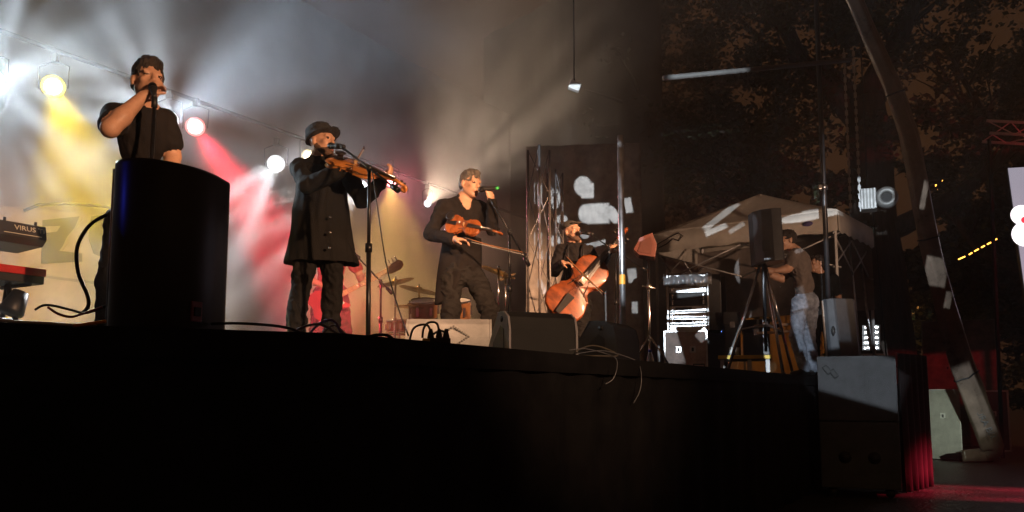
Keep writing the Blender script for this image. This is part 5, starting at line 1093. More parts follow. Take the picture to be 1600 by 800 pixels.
# ------------------------------------------------------------------ pop-up tent
def tent():
    M_can = mat('tent_canvas', (0.66, 0.60, 0.53), 0.8, var=0.06); M_legs = mat('tent_frame', (0.5, 0.48, 0.47), 0.45, 0.5)
    zE = DECK + 2.42; A = atz(1020, 366, zE); B = atz(1308, 327, zE); e1 = (B - A); L = e1.length; e1.normalize(); e2 = Vector((-e1.y, e1.x, 0)); 
    if e2.y < 0: e2 = -e2
    W = 1.75; t = thing('popup_tent', 'pale pop-up tent with a peaked roof over the right wing', 'tent', (A.x, A.y, DECK)); O = Vector((A.x, A.y, DECK)); loc = lambda p: p - O
    C, Dd = B + e2*W, A + e2*W; ap = (A + B + C + Dd)/4; ap.z = at(1160, 303, ap.y).z
    pk = atz(1160, 304, ap.z)
    def panel(pts, name, nseg=10, sag=0.05):
        a, b, c = (loc(Vector(p)) for p in pts); s = MB(); vs = []; fs = []; n = nseg
        for i in range(n + 1):
            for j in range(n + 1):
                u = i/n; v = j/n; p = (a*(1-v) + b*v)*(1-u) + c*u; p.z -= sag*math.sin(PI*u)*(0.6 + 0.4*math.cos(2*PI*(v - 0.5))); vs.append(p)
        for i in range(n):
            for j in range(n): fs.append((i*(n+1)+j, i*(n+1)+j+1, (i+1)*(n+1)+j+1, (i+1)*(n+1)+j))
        s.add(vs, fs, 0, True); o = s.build(name, M_can, t); md = o.modifiers.new('thick', 'SOLIDIFY'); md.thickness = 0.003; return o
    for p, q in ((A, B), (B, C), (C, Dd), (Dd, A)): panel((p, q, ap), 'roof_panel')
    def valance(p, q, h, seed):
        n = 30; vs = []; fs = []; nn = (q - p).normalized().cross(Vector((0, 0, 1)))
        for i in range(n + 1):
            u = i/n; x = p.lerp(q, u); a = 0.008*mnoise.noise((u*6, seed, 0)); x = loc(x) + nn*a
            vs += [x + Vector((0, 0, -0.003)), x + Vector((0, 0, -h*0.5)) + nn*(a*0.7 + 0.012), x + Vector((0, 0, -h - 0.03*math.sin(u*PI*6)**2)) + nn*(a*1.4 + 0.01)]
        for i in range(n):
            for j in range(2): fs.append((i*3+j, (i+1)*3+j, (i+1)*3+j+1, i*3+j+1))
        s = MB(); s.add(vs, fs, 0, True); o = s.build('valance', M_can, t); md = o.modifiers.new('thick', 'SOLIDIFY'); md.thickness = 0.003; return o
    vf = valance(A, B, 0.30, 1); valance(B, C, 0.30, 2); valance(Dd, A, 0.30, 3); valance(C, Dd, 0.30, 5)
    # blue oval print near the right end of the front valance
    pr = A.lerp(B, 0.86); s = MB(); s.lathe([(0.075, 0), (0.075, 0.003)], loc(pr) + Vector((0, 0, -0.16)) - e2*0.03, Matrix.Rotation(math.atan2(e1.y, e1.x), 4, 'Z') @ rotm('X', PI/2) @ Matrix.Diagonal((1, 0.5, 1, 1)), 16); s.build('printed_oval', mat('blue_print', (0.10, 0.08, 0.22), 0.7), vf)
    ins = 0.06
    for P in (A, B, C, Dd):
        p = P + (ap - P).normalized()*ins; p.z = DECK; b = MB(); b.box((p.x - O.x, p.y - O.y, (zE - DECK)/2), (0.035, 0.035, zE - DECK - 0.02)); b.build('leg', M_legs, t)
    for P, Q in ((A, B), (B, C), (C, Dd), (Dd, A)):
        p = loc(P); q = loc(Q); inn = ((ap - (P + Q)/2)); inn.z = 0; inn.normalize(); p += inn*0.07; q += inn*0.07
        for i in range(2):
            a, c = p.lerp(q, i/2), p.lerp(q, (i+1)/2)
            for z0_, z1_ in ((-0.32, -0.82), (-0.82, -0.32)):
                b = MB(); b.tube([a + Vector((0, 0, z0_)) + inn*(0.012 if z0_ < -0.5 else 0), c + Vector((0, 0, z1_)) + inn*(0.012 if z0_ < -0.5 else 0)], 0.013, 6); b.build('scissor_bar', M_legs, t)
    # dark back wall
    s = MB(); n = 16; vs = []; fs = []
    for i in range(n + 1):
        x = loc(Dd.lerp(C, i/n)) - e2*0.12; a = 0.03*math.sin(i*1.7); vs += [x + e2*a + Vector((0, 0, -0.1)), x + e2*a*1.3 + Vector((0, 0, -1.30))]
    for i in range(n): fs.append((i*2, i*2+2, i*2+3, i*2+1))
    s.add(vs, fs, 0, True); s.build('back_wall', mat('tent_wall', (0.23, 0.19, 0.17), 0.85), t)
    # loose cable and clips on the front valance
    s = MB(); base = A.lerp(B, 0.02); pts = [base + e1*x + Vector((0, 0, z)) - e2*0.04 for x, z in ((0.0, -0.20), (0.25, -0.10), (0.42, -0.04), (0.5, -0.10), (0.42, -0.17), (0.33, -0.12), (0.2, -0.2), (0.05, -0.25))]
    s.tube(pts, 0.008, 6); tag(s.build('cable', M_rubber), 'looped dark cable hooked on the left end of the tent valance', 'cable')
tent()
# ================================================================== flight cases, racks and small gear of the right wing
def lr(F, x0, y0, x1, y1, dy=0.0):
    a, b = F.J(x0, y0, dy), F.J(x1, y1, dy); return a.x, b.x, b.z, a.z          # left, right, bottom, top
def fbox(F, rect, d0, d1, name, m, parent, bev=0.006):
    l, r, b, t_ = rect; s = MB(); s.box(((l + r)/2, (d0 + d1)/2, (b + t_)/2), (r - l, d1 - d0, t_ - b), bev=bev); return s.build(name, m, parent)
M_case = mat('flightcase_ply', (0.045, 0.042, 0.042), 0.5); M_casewhite = mat('flightcase_pale', (0.5, 0.48, 0.46), 0.5); M_led_o = mat('amber_led', (0.8, 0.3, 0.05), 0.4, var=0, emit=(1.0, 0.35, 0.03), estr=3.0)
M_led_w = mat('white_led', (0.8, 0.8, 0.8), 0.4, var=0, emit=(0.9, 0.95, 1.0), estr=3.0); M_led_r = mat('red_led', (0.6, 0.05, 0.05), 0.4, var=0, emit=(1.0, 0.08, 0.05), estr=3.0); M_led_b = mat('blue_led', (0.05, 0.1, 0.6), 0.4, var=0, emit=(0.15, 0.3, 1.0), estr=3.0)
def amp_rack():
    F = Fr(1075, 560, 11.3, DECK); t = thing('amplifier_rack', 'black rack of amplifiers with silver fronts standing on a pale case', 'rack', F.loc, F.rz)
    l, r, b, tp = lr(F, 1044, 430, 1106, 516); l2 = F.J(1150, 500, 0).x
    fbox(F, (l, F.J(1128, 500, 0).x, b, tp), 0.02, 0.55, 'case', M_case, t, 0.012)
    n = 9; h = (tp - b)/n
    for i in range(n):
        z0_ = b + i*h; dd = 0.0 if i % 3 else 0.012; s = MB(); s.box(((l + r)/2, dd - 0.005, z0_ + h/2), (r - l - 0.02, 0.04, h*0.86), bev=0.004); u = s.build('rack_unit', M_alu if i not in (4, 5) else M_black, t)
        for q in (-1, 1): k_ = MB(); k_.box(((l + r)/2 + q*(r - l)*0.40, dd - 0.034, z0_ + h/2), (0.02, 0.02, h*0.7), bev=0.003); k_.build('rack_handle', M_chrome, u)
        if i % 2: k_ = MB(); k_.box(((l + r)/2 - 0.06, dd - 0.028, z0_ + h/2), (0.22, 0.006, h*0.45)); k_.build('vent_panel', M_black, u)
    for q in (l - 0.012, r + 0.012): s = MB(); s.box((q, -0.02, (b + tp)/2), (0.022, 0.05, tp - b)); s.build('rack_rail', M_alu, t)
    # silver cloth lying on top
    c = thing('plastic_sheet', 'crumpled shiny plastic sheet lying on the amplifier rack', 'sheet', F.loc, F.rz); ll, rr, bb, tt = lr(F, 1036, 428, 1112, 436)
    vs = []; fs = []; nx, ny = 28, 14
    for i in range(nx + 1):
        for j in range(ny + 1):
            u, v = i/nx, j/ny; z = tp + 0.022 + 0.05*abs(mnoise.noise((u*7, v*4, 3))) ; y = -0.06 + v*0.6
            if v < 0.2: z = tp + 0.022 - (0.2 - v)*0.9 + 0.06*mnoise.noise((u*9, v*5, 1)); y = -0.045 - 0.03*mnoise.noise((u*11, v*2, 6)) - 0.02
            vs.append((ll + (rr - ll)*u, y, z))
    for i in range(nx):
        for j in range(ny): fs.append((i*(ny+1)+j, (i+1)*(ny+1)+j, (i+1)*(ny+1)+j+1, i*(ny+1)+j+1))
    s = MB(); s.add(vs, fs, 0, True); o = s.build('film', mat('shiny_film', (0.5, 0.52, 0.55), 0.18, 0.3), c); md = o.modifiers.new('thick', 'SOLIDIFY'); md.thickness = 0.002
    # tall dark server rack beside it with lit buttons
    F2 = Fr(1118, 560, 11.9, DECK); t2 = thing('mixing_rack', 'dark rack with amber and white lit buttons right of the amplifiers', 'rack', F2.loc, F2.rz)
    l, r, b, tp = lr(F2, 1106, 432, 1136, 516); fbox(F2, (l - 0.1, r, 0.03, tp), 0.02, 0.5, 'case', M_case, t2, 0.012)
    for px in (1095, 1104):
        for py in (481, 487): l, r, b, tp = lr(F, px, py - 2.2, px + 4, py + 2.2); pass
    for (px, py, m_) in [(1094, 482, M_led_o), (1094, 487.5, M_led_o), (1103, 485, M_led_o), (1103, 490, M_led_o), (1091, 436, M_led_w), (1091, 440, M_led_w), (1091, 445, M_led_w), (1110, 517, M_led_b), (1101, 501, M_led_w)]:
        q = F.J(px + 16, py, 0.0); k_ = MB(); k_.box((0, 0, 0), (0.028, 0.012, 0.03), bev=0.003); s = k_; p = F2.J(px + 16, py, 0.015); s.v = [(v[0] + p.x, v[1] + p.y, v[2] + p.z) for v in s.v]; s.build('lit_button', m_, t2)
amp_rack()
def flight_case(label, px0, py0, px1, py1, Y, z, depth, m, edge=M_alu, cat='flight case', z0=None, catches=2, ex=0.02, group=None):
    F = Fr((px0 + px1)/2, (py0 + py1)/2, Y, z); t = thing('flight_case', label, cat, F.loc, F.rz, group); l, r, b, tp = lr(F, px0, py0, px1, py1); b = 0.012 if z0 is None else z0
    fbox(F, (l, r, b, tp), 0, depth, 'panel_box', m, t, 0.004)
    for x in (l, r):
        for y in (0, depth): s = MB(); s.box((x, y, (b + tp)/2), (ex, ex, tp - b + 0.008)); s.build('corner_edge', edge, t)
    for z_ in (b + 0.012, tp):
        s = MB(); s.box(((l + r)/2, -0.002, z_), (r - l + ex, ex*0.9, ex)); s.build('rim', edge, t)
    for i in range(catches):
        x = l + (r - l)*(i + 1)/(catches + 1); c_ = MB(); c_.box((x, -0.008, b + (tp - b)*0.62), (0.08, 0.014, 0.09), bev=0.004); h = c_.build('catch', edge, t); k_ = MB(); k_.box((x, -0.018, b + (tp - b)*0.62), (0.03, 0.008, 0.05), bev=0.002); k_.build('latch', M_blackmetal, h)
    return t, F
flight_case('pale flight case under the amplifier rack', 1038, 518, 1105, 566, 11.25, DECK, 0.6, mat('pale_red_case', (0.48, 0.36, 0.31), 0.55, var=0.2))
# mixer with red lights in front of it, small grey gadget
F = Fr(1068, 560, 10.7, DECK); t = thing('small_mixer', 'small mixer with red lights on the deck before the pale case', 'mixer', F.loc, F.rz)
l, r, b, tp = lr(F, 1040, 563, 1082, 568.5); s = MB(); s.prism([(0, 0), (0.3, 0), (0.3, 0.09), (0, 0.05)], l, r, Matrix(((0, 1, 0, 0), (1, 0, 0, 0), (0, 0, 1, 0), (0, 0, 0, 1)))); s.build('body', M_black, t)
for i in range(6): s = MB(); s.box((l + 0.03 + i*0.055, -0.003, 0.035), (0.018, 0.008, 0.012)); s.build('red_light', M_led_r, t)
F = Fr(1092, 560, 10.7, DECK); t = thing('stage_box', 'small grey stage box beside the red lit mixer', 'box', F.loc, F.rz); l, r, b, tp = lr(F, 1081, 562, 1103, 575); fbox(F, (l, r, 0.0, 0.11), 0, 0.2, 'shell', M_casewhite, t)
s = MB(); s.tube([(l + 0.02, 0.02, 0.10), (l + 0.02, 0.02, 0.2), (r - 0.02, 0.02, 0.2), (r - 0.02, 0.02, 0.10)], 0.012, 6); s.build('handle', M_black, t)
# trestle table with a yellow edge, crates below and boxes above
def trestle():
    F = Fr(1160, 560, 10.9, DECK); t = thing('trestle_table', 'low dark work table with a bright yellow front edge', 'table', F.loc, F.rz); l, r, b, tp = lr(F, 1122, 556, 1206, 561)
    fbox(F, (l, r, tp - 0.05, tp), 0, 0.7, 'table_top', M_case, t); fbox(F, (l, r, tp - 0.045, tp + 0.004), -0.02, -0.001, 'yellow_edge', mat('yellow_paint', (0.75, 0.5, 0.02), 0.5), t)
    for x in (l + 0.05, (l + r)/2 + 0.06, r - 0.05):
        for y in (0.06, 0.62): s = MB(); s.box((x, y, (tp - 0.05)/2), (0.05, 0.05, tp - 0.05)); s.build('leg', M_casewhite if y < 0.1 else M_case, t)
    z = tp + 0.004
    for (lab, x0, y0, x1, y1, m_) in (('black equipment trunk at the left of the work table', 1131, 488, 1158, 555, M_case), ('black equipment trunk at the right of the work table', 1160, 500, 1204, 555, M_black)):
        c = thing('equipment_trunk', lab, 'trunk', F.loc, F.rz); l2, r2, b2, t2 = lr(F, x0, y0, x1, y1); fbox(F, (l2, r2, z, t2), 0.1, 0.5, 'shell', m_, c, 0.015); fbox(F, (l2 - 0.01, r2 + 0.01, t2 - 0.16, t2 + 0.012), 0.09, 0.51, 'lid', m_, c, 0.012); fbox(F, ((l2+r2)/2 - 0.03, (l2+r2)/2 + 0.03, t2 - 0.2, t2 - 0.12), 0.07, 0.088, 'latch', M_chrome, c, 0.004)
    for i, (x0, y0, x1, y1) in enumerate(((1178, 507, 1236, 511), (1182, 518, 1240, 522))):
        c = thing('folded_stand', ('upper' if i == 0 else 'lower') + ' folded pale stand bar lying behind the tripod', 'stand bar', F.loc, F.rz); l2, r2, b2, t2 = lr(F, x0, y0, x1, y1); s = MB(); s.tube([(l2, 0.02, (b2+t2)/2), (r2, 0.02, (b2+t2)/2 + 0.02)], 0.018, 8); s.build('bar', mat('tan_bar', (0.45, 0.30, 0.2), 0.5), c); s = MB(); s.lathe([(0.026, -0.04), (0.026, 0.04)], ((l2*0.4+r2*0.6), 0.02, (b2+t2)/2), rotm('Y', PI/2)); s.build('collar', M_black, c)
    for px, lab in ((1143, 'left white cup on the work table'), (1152, 'right white cup on the work table')):
        c = thing('paper_cup', lab, 'cup', F.loc, F.rz, 'paper cups on the work table'); p = F.J(px, 545, 0.05); s = MB(); s.lathe([(0.022, z), (0.030, z + 0.10), (0.028, z + 0.10), (0.021, z + 0.004)], (p.x, 0.05, 0)); s.build('cup_wall', M_white, c); s = MB(); s.lathe([(0.0305, z + 0.097), (0.032, z + 0.101), (0.0305, z + 0.105)], (p.x, 0.05, 0)); s.build('cup_rim', M_white, c)
trestle()
# upright grey loudspeaker next to the pole, and what stands behind it
def upright():
    F = Fr(1315, 560, 9.9, DECK); t = thing('loudspeaker', 'grey lit upright loudspeaker with an oval grip left of the tree', 'loudspeaker', F.loc, F.rz); l, r, b, tp = lr(F, 1284, 467, 1340, 556)
    s = MB(); w = r - l; prof = [(l, 0.06), (l + 0.05, 0.0), (l + w*0.42, -0.03), (r - 0.02, 0.10), (r, 0.32), (l + w*0.3, 0.38), (l + 0.02, 0.25)]; n = len(prof); off2 = 0.05
    s.add([(x + off2, y, 0.012) for x, y in prof] + [(x, y, tp) for x, y in prof], [tuple(range(n))[::-1], tuple(range(n, 2*n))] + [(i, (i+1) % n, (i+1) % n + n, i + n) for i in range(n)]); s.build('cabinet', mat('grey_black_cabinet', (0.07, 0.075, 0.085), 0.5), t, bevel=0.014)
    p = F.J(1299, 517, -0.02); s = MB(); s.lathe([(0.03, -0.004), (0.03, 0.004)], (p.x + 0.02, -0.028, p.z), rotm('X', PI/2) @ Matrix.Diagonal((0.8, 2.0, 1, 1)), 16); s.build('grip_recess', M_rubber, t)
    s = MB(); s.tube([(l + off2*0.9 - 0.006, 0.045, 0.05), (l + 0.002, 0.045, tp - 0.02)], 0.012, 8); s.build('edge_trim', M_white, t)
upright()
# subwoofers stacked on the ground at the stage corner
def subs():
    F = Fr(1345, 650, 8.3, 0.0); l, r, b, tp = lr(F, 1276, 557, 1404, 650); M_sub = mat('scuffed_cabinet', (0.05, 0.05, 0.055), 0.45, var=0.2, bump=0.3, bscale=160)
    for i in range(2):
        t = thing('subwoofer', ('upper' if i else 'lower') + ' black subwoofer of the stack at the stage corner', 'subwoofer', F.loc, F.rz, 'subwoofers stacked at the stage corner'); z0_ = 0.09 if i == 0 else 0.75; z1_ = 0.74 if i == 0 else tp
        fbox(F, (l, r, z0_, z1_), 0, 0.8, 'cabinet', M_sub, t, 0.014)
        for q in ((1300,) if i else (1320, 1366)):
            if i:
                for k in range(2):
                    p = F.J(1292 + 11*k, 578 + 6*k, -0.002); s = MB(); s.box((p.x, -0.001, p.z), (0.055, 0.006, 0.095), rotm('Y', -0.6), bev=0.012); s.v = [(v[0], max(-0.004, min(0.004, v[1])), v[2]) for v in s.v]; s.build('grip_hole', M_rubber, t)
            else:
                p = F.J(q, 706, 0); s = MB(); s.lathe([(0.06, -0.006), (0.06, 0.004)], (p.x, -0.001, z0_ + 0.30), rotm('X', PI/2), 16); s.build('grip_recess', M_rubber, t)
        if i == 0:
            for x in (l + 0.1, r - 0.1):
                for y in (0.1, 0.7): s = MB(); s.lathe([(0.045, -0.02), (0.045, 0.02)], (x, y, 0.047), rotm('X', PI/2), 14); s.build('caster', M_rubber, t)
    return F
subs()
# black drape beside the subwoofers
d0_, d1_ = at(1406, 640, 8.6), at(1452, 640, 9.2)
dr = pleated([Vector((d0_.x, d0_.y, 0)), Vector((d1_.x, d1_.y, 0))], 0.02, at(1420, 553, 8.8).z, 0.03, 0.16, 'side_drape', mat('dark_maroon_drape', (0.012, 0.006, 0.007), 0.85), seed=4, nz=8); tag(dr, 'dark pleated drape hanging right of the subwoofers', 'drape')
# cases on the ground at the right
flight_case('large flight case with a faded label behind the leaning tarp', 1440, 503, 1560, 612, 16.5, 0.0, 0.9, mat('red_brown_case', (0.16, 0.10, 0.09), 0.55, var=0.25), edge=mat('dull_edge', (0.2, 0.18, 0.17), 0.5, 0.4))
flight_case('pale grey flight case at the foot of the leaning tarp', 1444, 609, 1504, 716, 13.2, 0.0, 0.55, mat('pale_case', (0.55, 0.55, 0.50), 0.45, var=0.12), edge=mat('pale_edge', (0.5, 0.5, 0.48), 0.4, 0.3), catches=1, ex=0.014)
flight_case('dark flight case with bright edges at the far right', 1528, 611, 1578, 676, 15.0, 0.0, 0.6, M_case, catches=1, ex=0.03)
s = MB(); F = Fr(1510, 690, 13.0, 0.0); s.lathe([(0.26, 0.0), (0.30, 0.05), (0.22, 0.10), (0.05, 0.12)], (0, 0, 0.0), Matrix.Diagonal((1.3, 0.8, 1, 1)), 16); o = s.build('sandbag', M_cloth_black); o.location = F.loc; o.rotation_euler = (0, 0, F.rz); tag(o, 'black sandbag on the ground by the foot of the leaning tarp', 'sandbag')
# leaning rolled tarp
def tarp():
    path = [(1322, -30, 11.0), (1352, 40, 11.1), (1392, 130, 11.2), (1420, 210, 11.3), (1438, 300, 11.4), (1455, 390, 11.6), (1478, 480, 11.9), (1504, 570, 12.2), (1532, 650, 12.5), (1550, 700, 12.7), (1540, 716, 12.75), (1500, 716, 12.7)]
    wid = [24, 24, 26, 28, 28, 30, 32, 38, 38, 36, 28, 20]; pts = []; W = []
    for i in range(len(path) - 1):
        for k in range(10):
            u = k/10; a, b = path[i], path[i+1]; pts.append(at(a[0]*(1-u)+b[0]*u, a[1]*(1-u)+b[1]*u, a[2]*(1-u)+b[2]*u)); W.append((wid[i]*(1-u)+wid[i+1]*u)/1300*12/2)
    t = thing('rolled_tarp', 'long translucent tarp roll leaning down from the roof to the ground at the right', 'tarp', pts[-1])
    o = Vector(pts[-1]); n = 22; rings = []; vs = []; fs = []
    for i, p in enumerate(pts):
        tg = (pts[min(i+1, len(pts)-1)] - pts[max(i-1, 0)]).normalized(); u = tg.cross(Vector((0, 1, 0))).normalized(); w = tg.cross(u)
        p = Vector(p); p.z = max(p.z, 0.09)
        for j in range(n):
            a = 2*PI*j/n; rr = W[i]*(1 + 0.16*math.sin(5*a + i*0.07 + 2*mnoise.noise((i*0.06, j*0.3, 0))) + 0.10*mnoise.noise((i*0.12, j*0.7, 5)))
            q = p + u*math.cos(a)*rr + w*math.sin(a)*rr*0.45; q.z = max(q.z, 0.012); vs.append(q - o)
    for i in range(len(pts) - 1):
        for j in range(n): fs.append((i*n + j, i*n + (j+1) % n, (i+1)*n + (j+1) % n, (i+1)*n + j))
    fs += [tuple(range(n))[::-1], tuple((len(pts)-1)*n + j for j in range(n))]
    s = MB(); s.add(vs, fs, 0, True); s.build('roll', mat('tarp_plastic', (0.20, 0.15, 0.115), 0.3, var=0.25, scale=2.5, coat=0.3), t)
    tx = at(1541, 664, 12.35) - o; text_mesh('lettering', 'URA BEL', 0.12, 0.002, mat('tarp_ink', (0.03, 0.03, 0.03), 0.6, var=0), t, Matrix.Translation(tx) @ rotm('Y', -1.15 + PI) @ rotm('X', PI/2) if False else Matrix.Translation(tx) @ rotm('Z', az(1541)) @ rotm('Y', 1.15) @ rotm('X', PI/2))
    for i in (22, 48, 72):
        b = MB(); ring = [Vector(vs[i*n + j])*1.0 for j in range(n)]; c = sum(ring, Vector())/n; ring = [c + (q - c)*1.06 for q in ring]; b.tube(ring + [ring[0]], 0.012, 6); b.build('strap', M_rubber, t)
tarp()
# ------------------------------------------------------------------ LED screen, its truss and the red lamp on it
def screen():
    a = at(1573, 262, 13.0); a2 = at(1604, 484, 13.0); t = thing('led_screen', 'tall bright video screen cut by the right edge of the picture', 'screen', (a.x, a.y, 0)); o = Vector((a.x, a.y, 0)); ax = Vector((1.0, -0.25, 0)).normalized(); w = 3.4
    n = Vector((ax.y, -ax.x, 0)); sl = Vector((a2.x - a.x, 0, a2.z - a.z)); 
    def P(u, v, d=0): return ax*(u*w) + Vector((0, 0, a.z)) + sl*v + n*d
    M_scr = bpy.data.materials.new('screen_picture'); M_scr.use_nodes = True; nt = M_scr.node_tree; b = nt.nodes['Principled BSDF']; b.inputs['Base Color'].default_value = (0.02, 0.02, 0.02, 1)
    tcn = nt.nodes.new('ShaderNodeTexCoord'); nz_ = nt.nodes.new('ShaderNodeTexNoise'); nz_.inputs['Scale'].default_value = 1.2; nt.links.new(tcn.outputs['Object'], nz_.inputs['Vector']); rp = nt.nodes.new('ShaderNodeValToRGB'); rp.color_ramp.elements[0].color = (0.24, 0.24, 0.30, 1); rp.color_ramp.elements[1].color = (0.40, 0.38, 0.44, 1); nt.links.new(nz_.outputs['Fac'], rp.inputs['Fac']); nt.links.new(rp.outputs['Color'], b.inputs['Emission Color']); b.inputs['Emission Strength'].default_value = 1.0
    s = MB(); s.add([P(0, 0), P(1, 0), P(1, 1), P(0, 1), P(0, 0, -0.1), P(1, 0, -0.1), P(1, 1, -0.1), P(0, 1, -0.1)], [(4, 5, 6, 7), (0, 1, 5, 4), (1, 2, 6, 5), (2, 3, 7, 6), (3, 0, 4, 7)]); s.build('cabinet', M_black, t)
    s = MB(); s.add([P(0.004, 0.004, 0.004), P(0.996, 0.004, 0.004), P(0.996, 0.996, 0.004), P(0.004, 0.996, 0.004)], [(0, 1, 2, 3)]); s.build('display', M_scr, t)
    hot = mat('screen_white', (0.1, 0.1, 0.1), 0.5, var=0, emit=(1.0, 0.96, 1.0), estr=1.5); pk = mat('screen_red', (0.1, 0.1, 0.1), 0.5, var=0, emit=(1.0, 0.03, 0.05), estr=1.6)
    for (px, py, r, m_, dd) in ((1596, 336, 0.16, hot, 0.008), (1602, 366, 0.20, hot, 0.009), (1601, 344, 0.055, pk, 0.012)):
        p = atp(px, py, a, n) - o; s = MB(); s.lathe([(0.001, 0), (r, 0)], p + n*dd, n.to_track_quat('Z', 'Y').to_matrix().to_4x4(), 24, cap=False); s.build('picture_shape', m_, t)
    for u in (0.03, 0.5, 0.97): s = MB(); b0 = P(u, 1); s.tube([b0 + n*-0.05, Vector((b0.x, b0.y, 0.0)) - n*0.05], 0.04, 8); s.build('support', M_blackmetal, t)
    # scattered real light of the screen and a red lamp above it
    c = P(0.5, 0.5, 0.3) + o; L = bpy.data.lights.new('screen_light', 'AREA'); L.energy = 14; L.color = (1.0, 0.75, 0.8); L.shape = 'RECTANGLE'; L.size = 2.0; L.size_y = 1.8
    ta = at(1541, 206, 13.2); tb = ta + Vector((4.2, -0.9, -0.55)); tr = tri_truss('lighting_truss', 'red lit truss above the video screen at the right', ta, tb, 0.34, mat('painted_truss', (0.55, 0.5, 0.5), 0.45, 0.3), chord=0.026, step=0.35, ref=Vector((0, 0.9, 0.4)))
    lg = MB(); q = ta + Vector((0.1, 0.1, 0)); lg.tube([Vector((0.1, 0.1, -0.1)), Vector((0.0, 0.1, -ta.z + 0.02))], 0.03, 8); lg.build('leg', M_matte, tr)
    lg = MB(); lg.tube([tb - ta + Vector((0, 0, 0)), Vector((tb.x - ta.x, tb.y - ta.y, -ta.z + 0.02))], 0.03, 8); lg.build('leg', M_matte, tr)
screen()
# ================================================================== trees, wall and lights behind the right wing
M_bark = mat('bark', (0.055, 0.042, 0.033), 0.9, var=0.3, scale=5, bump=1.0, bscale=14, stretch=(3, 3, 0.5)); M_leaf = mat('leaf', (0.035, 0.045, 0.018), 0.6, var=0.4, scale=0.7); M_leaf2 = mat('shrub_leaf', (0.085, 0.085, 0.02), 0.6, var=0.4, scale=2)
def tree(label, base, h_trunk, r0, limbs, crown, seed, leaf_m=M_leaf, leaf=0.14, name='tree', lean=(0, 0)):
    """limbs: list of (direction, length, start fraction); crown: list of (centre offset, radius, leaves)"""
    rnd = random.Random(seed); t = thing(name, label, 'tree', base)
    s = MB(); top = Vector((lean[0], lean[1], h_trunk)); k = 9
    s.tube([top*(i/(k-1)) + Vector((0.10*mnoise.noise((i*0.5, seed, 0)), 0.1*mnoise.noise((i*0.5, 0, seed)), 0))*(1 if 0 < i else 0) for i in range(k)], [r0*(1.25 if i == 0 else 1.0 - 0.35*i/(k-1)) for i in range(k)], 14); s.build('trunk', M_bark, t)
    tips = []
    for d, L, f in limbs:
        d = Vector(d).normalized(); p = top*f; s = MB(); pts = [p]; q = p.copy(); dd = d.copy()
        for i in range(7):
            dd = (dd + Vector((rnd.uniform(-.25, .25), rnd.uniform(-.25, .25), rnd.uniform(-.12, .22)))).normalized(); q = q + dd*L/7; pts.append(q.copy())
        s.tube(pts, [r0*0.42*(1 - 0.85*i/7) for i in range(8)], 8)
        for i in range(2, 8):
            for _ in range(2):
                e = (dd + Vector((rnd.uniform(-1, 1), rnd.uniform(-1, 1), rnd.uniform(-.5, .8)))).normalized(); m_ = pts[i] + e*L*0.17 + Vector((0, 0, rnd.uniform(-.1, .1))); en = m_ + (e + Vector((rnd.uniform(-.6, .6), rnd.uniform(-.6, .6), 0)))*L*0.12; s.tube([pts[i], m_, en], [r0*0.10, r0*0.06, r0*0.02], 5); tips.append(en)
        s.build('limb', M_bark, t); tips += pts[3:]
    V = []; Fc = []
    def clump(c, R, n):
        for _ in range(n):
            d = Vector((rnd.gauss(0, 1), rnd.gauss(0, 1), rnd.gauss(0, 0.8))); d = d.normalized()*R*rnd.random()**0.45
            p = c + d; a = Vector((rnd.uniform(-1, 1), rnd.uniform(-1, 1), rnd.uniform(-.6, .6))).normalized(); b_ = a.orthogonal().normalized(); b_ = (Matrix.Rotation(rnd.uniform(0, 6.28), 3, a) @ b_); sz = leaf*rnd.uniform(0.6, 1.3); i0 = len(V)
            V.extend([p - a*sz*0.5, p + b_*sz*0.28, p + a*sz*0.55, p - b_*sz*0.28]); Fc.append((i0, i0+1, i0+2, i0+3))
    for c, R, n in crown:
        c = Vector(c); n = int(n*1.5); m_ = max(7, n//110)
        for _ in range(m_):
            d = Vector((rnd.gauss(0, 1), rnd.gauss(0, 1), rnd.gauss(0, 1))).normalized()*R*rnd.random()**0.4; clump(c + d, R*rnd.uniform(0.20, 0.36), n//m_)
    for p in tips[::2]: clump(p, 0.45, 26)
    me = bpy.data.meshes.new('crown'); me.from_pydata([tuple(v) for v in V], [], Fc); me.materials.append(leaf_m); o = bpy.data.objects.new('crown', me); link(o, t)
    return t
def rel(base, px, py, Y): return at(px, py, Y) - Vector(base)
b1 = at(1398, 618, 17.0); b1.z = 0
tree('big dark tree with a thick leaning trunk behind the right wing', b1, 7.2, 0.60,
     [((-0.8, 0.1, 0.9), 5.0, 0.9), ((0.6, 0.1, 1.0), 4.5, 0.95), ((-1.0, -0.2, 0.25), 4.6, 0.50), ((0.2, -0.5, 1.0), 4.0, 1.0), ((-0.9, 0.2, 0.6), 5.2, 0.68), ((0.9, -0.2, 0.35), 3.6, 0.6), ((-0.35, 0.2, 1), 4, 0.95)],
     [(rel(b1, 1240, 60, 17), 2.0, 3000), (rel(b1, 1400, 20, 17), 2.2, 3200), (rel(b1, 1110, 260, 17.5), 1.35, 1800), (rel(b1, 1190, 205, 17), 1.4, 1800), (rel(b1, 1065, 190, 18), 1.3, 1300), (rel(b1, 1255, 270, 16.5), 1.1, 1200), (rel(b1, 1440, 200, 16.5), 1.1, 1300), (rel(b1, 1490, 250, 17), 1.0, 1000), (rel(b1, 1330, 330, 17), 1.0, 900), (rel(b1, 1080, 80, 18), 1.2, 700)], 11, lean=(-0.35, 0))
b2 = at(1640, 618, 19.0); b2.z = 0
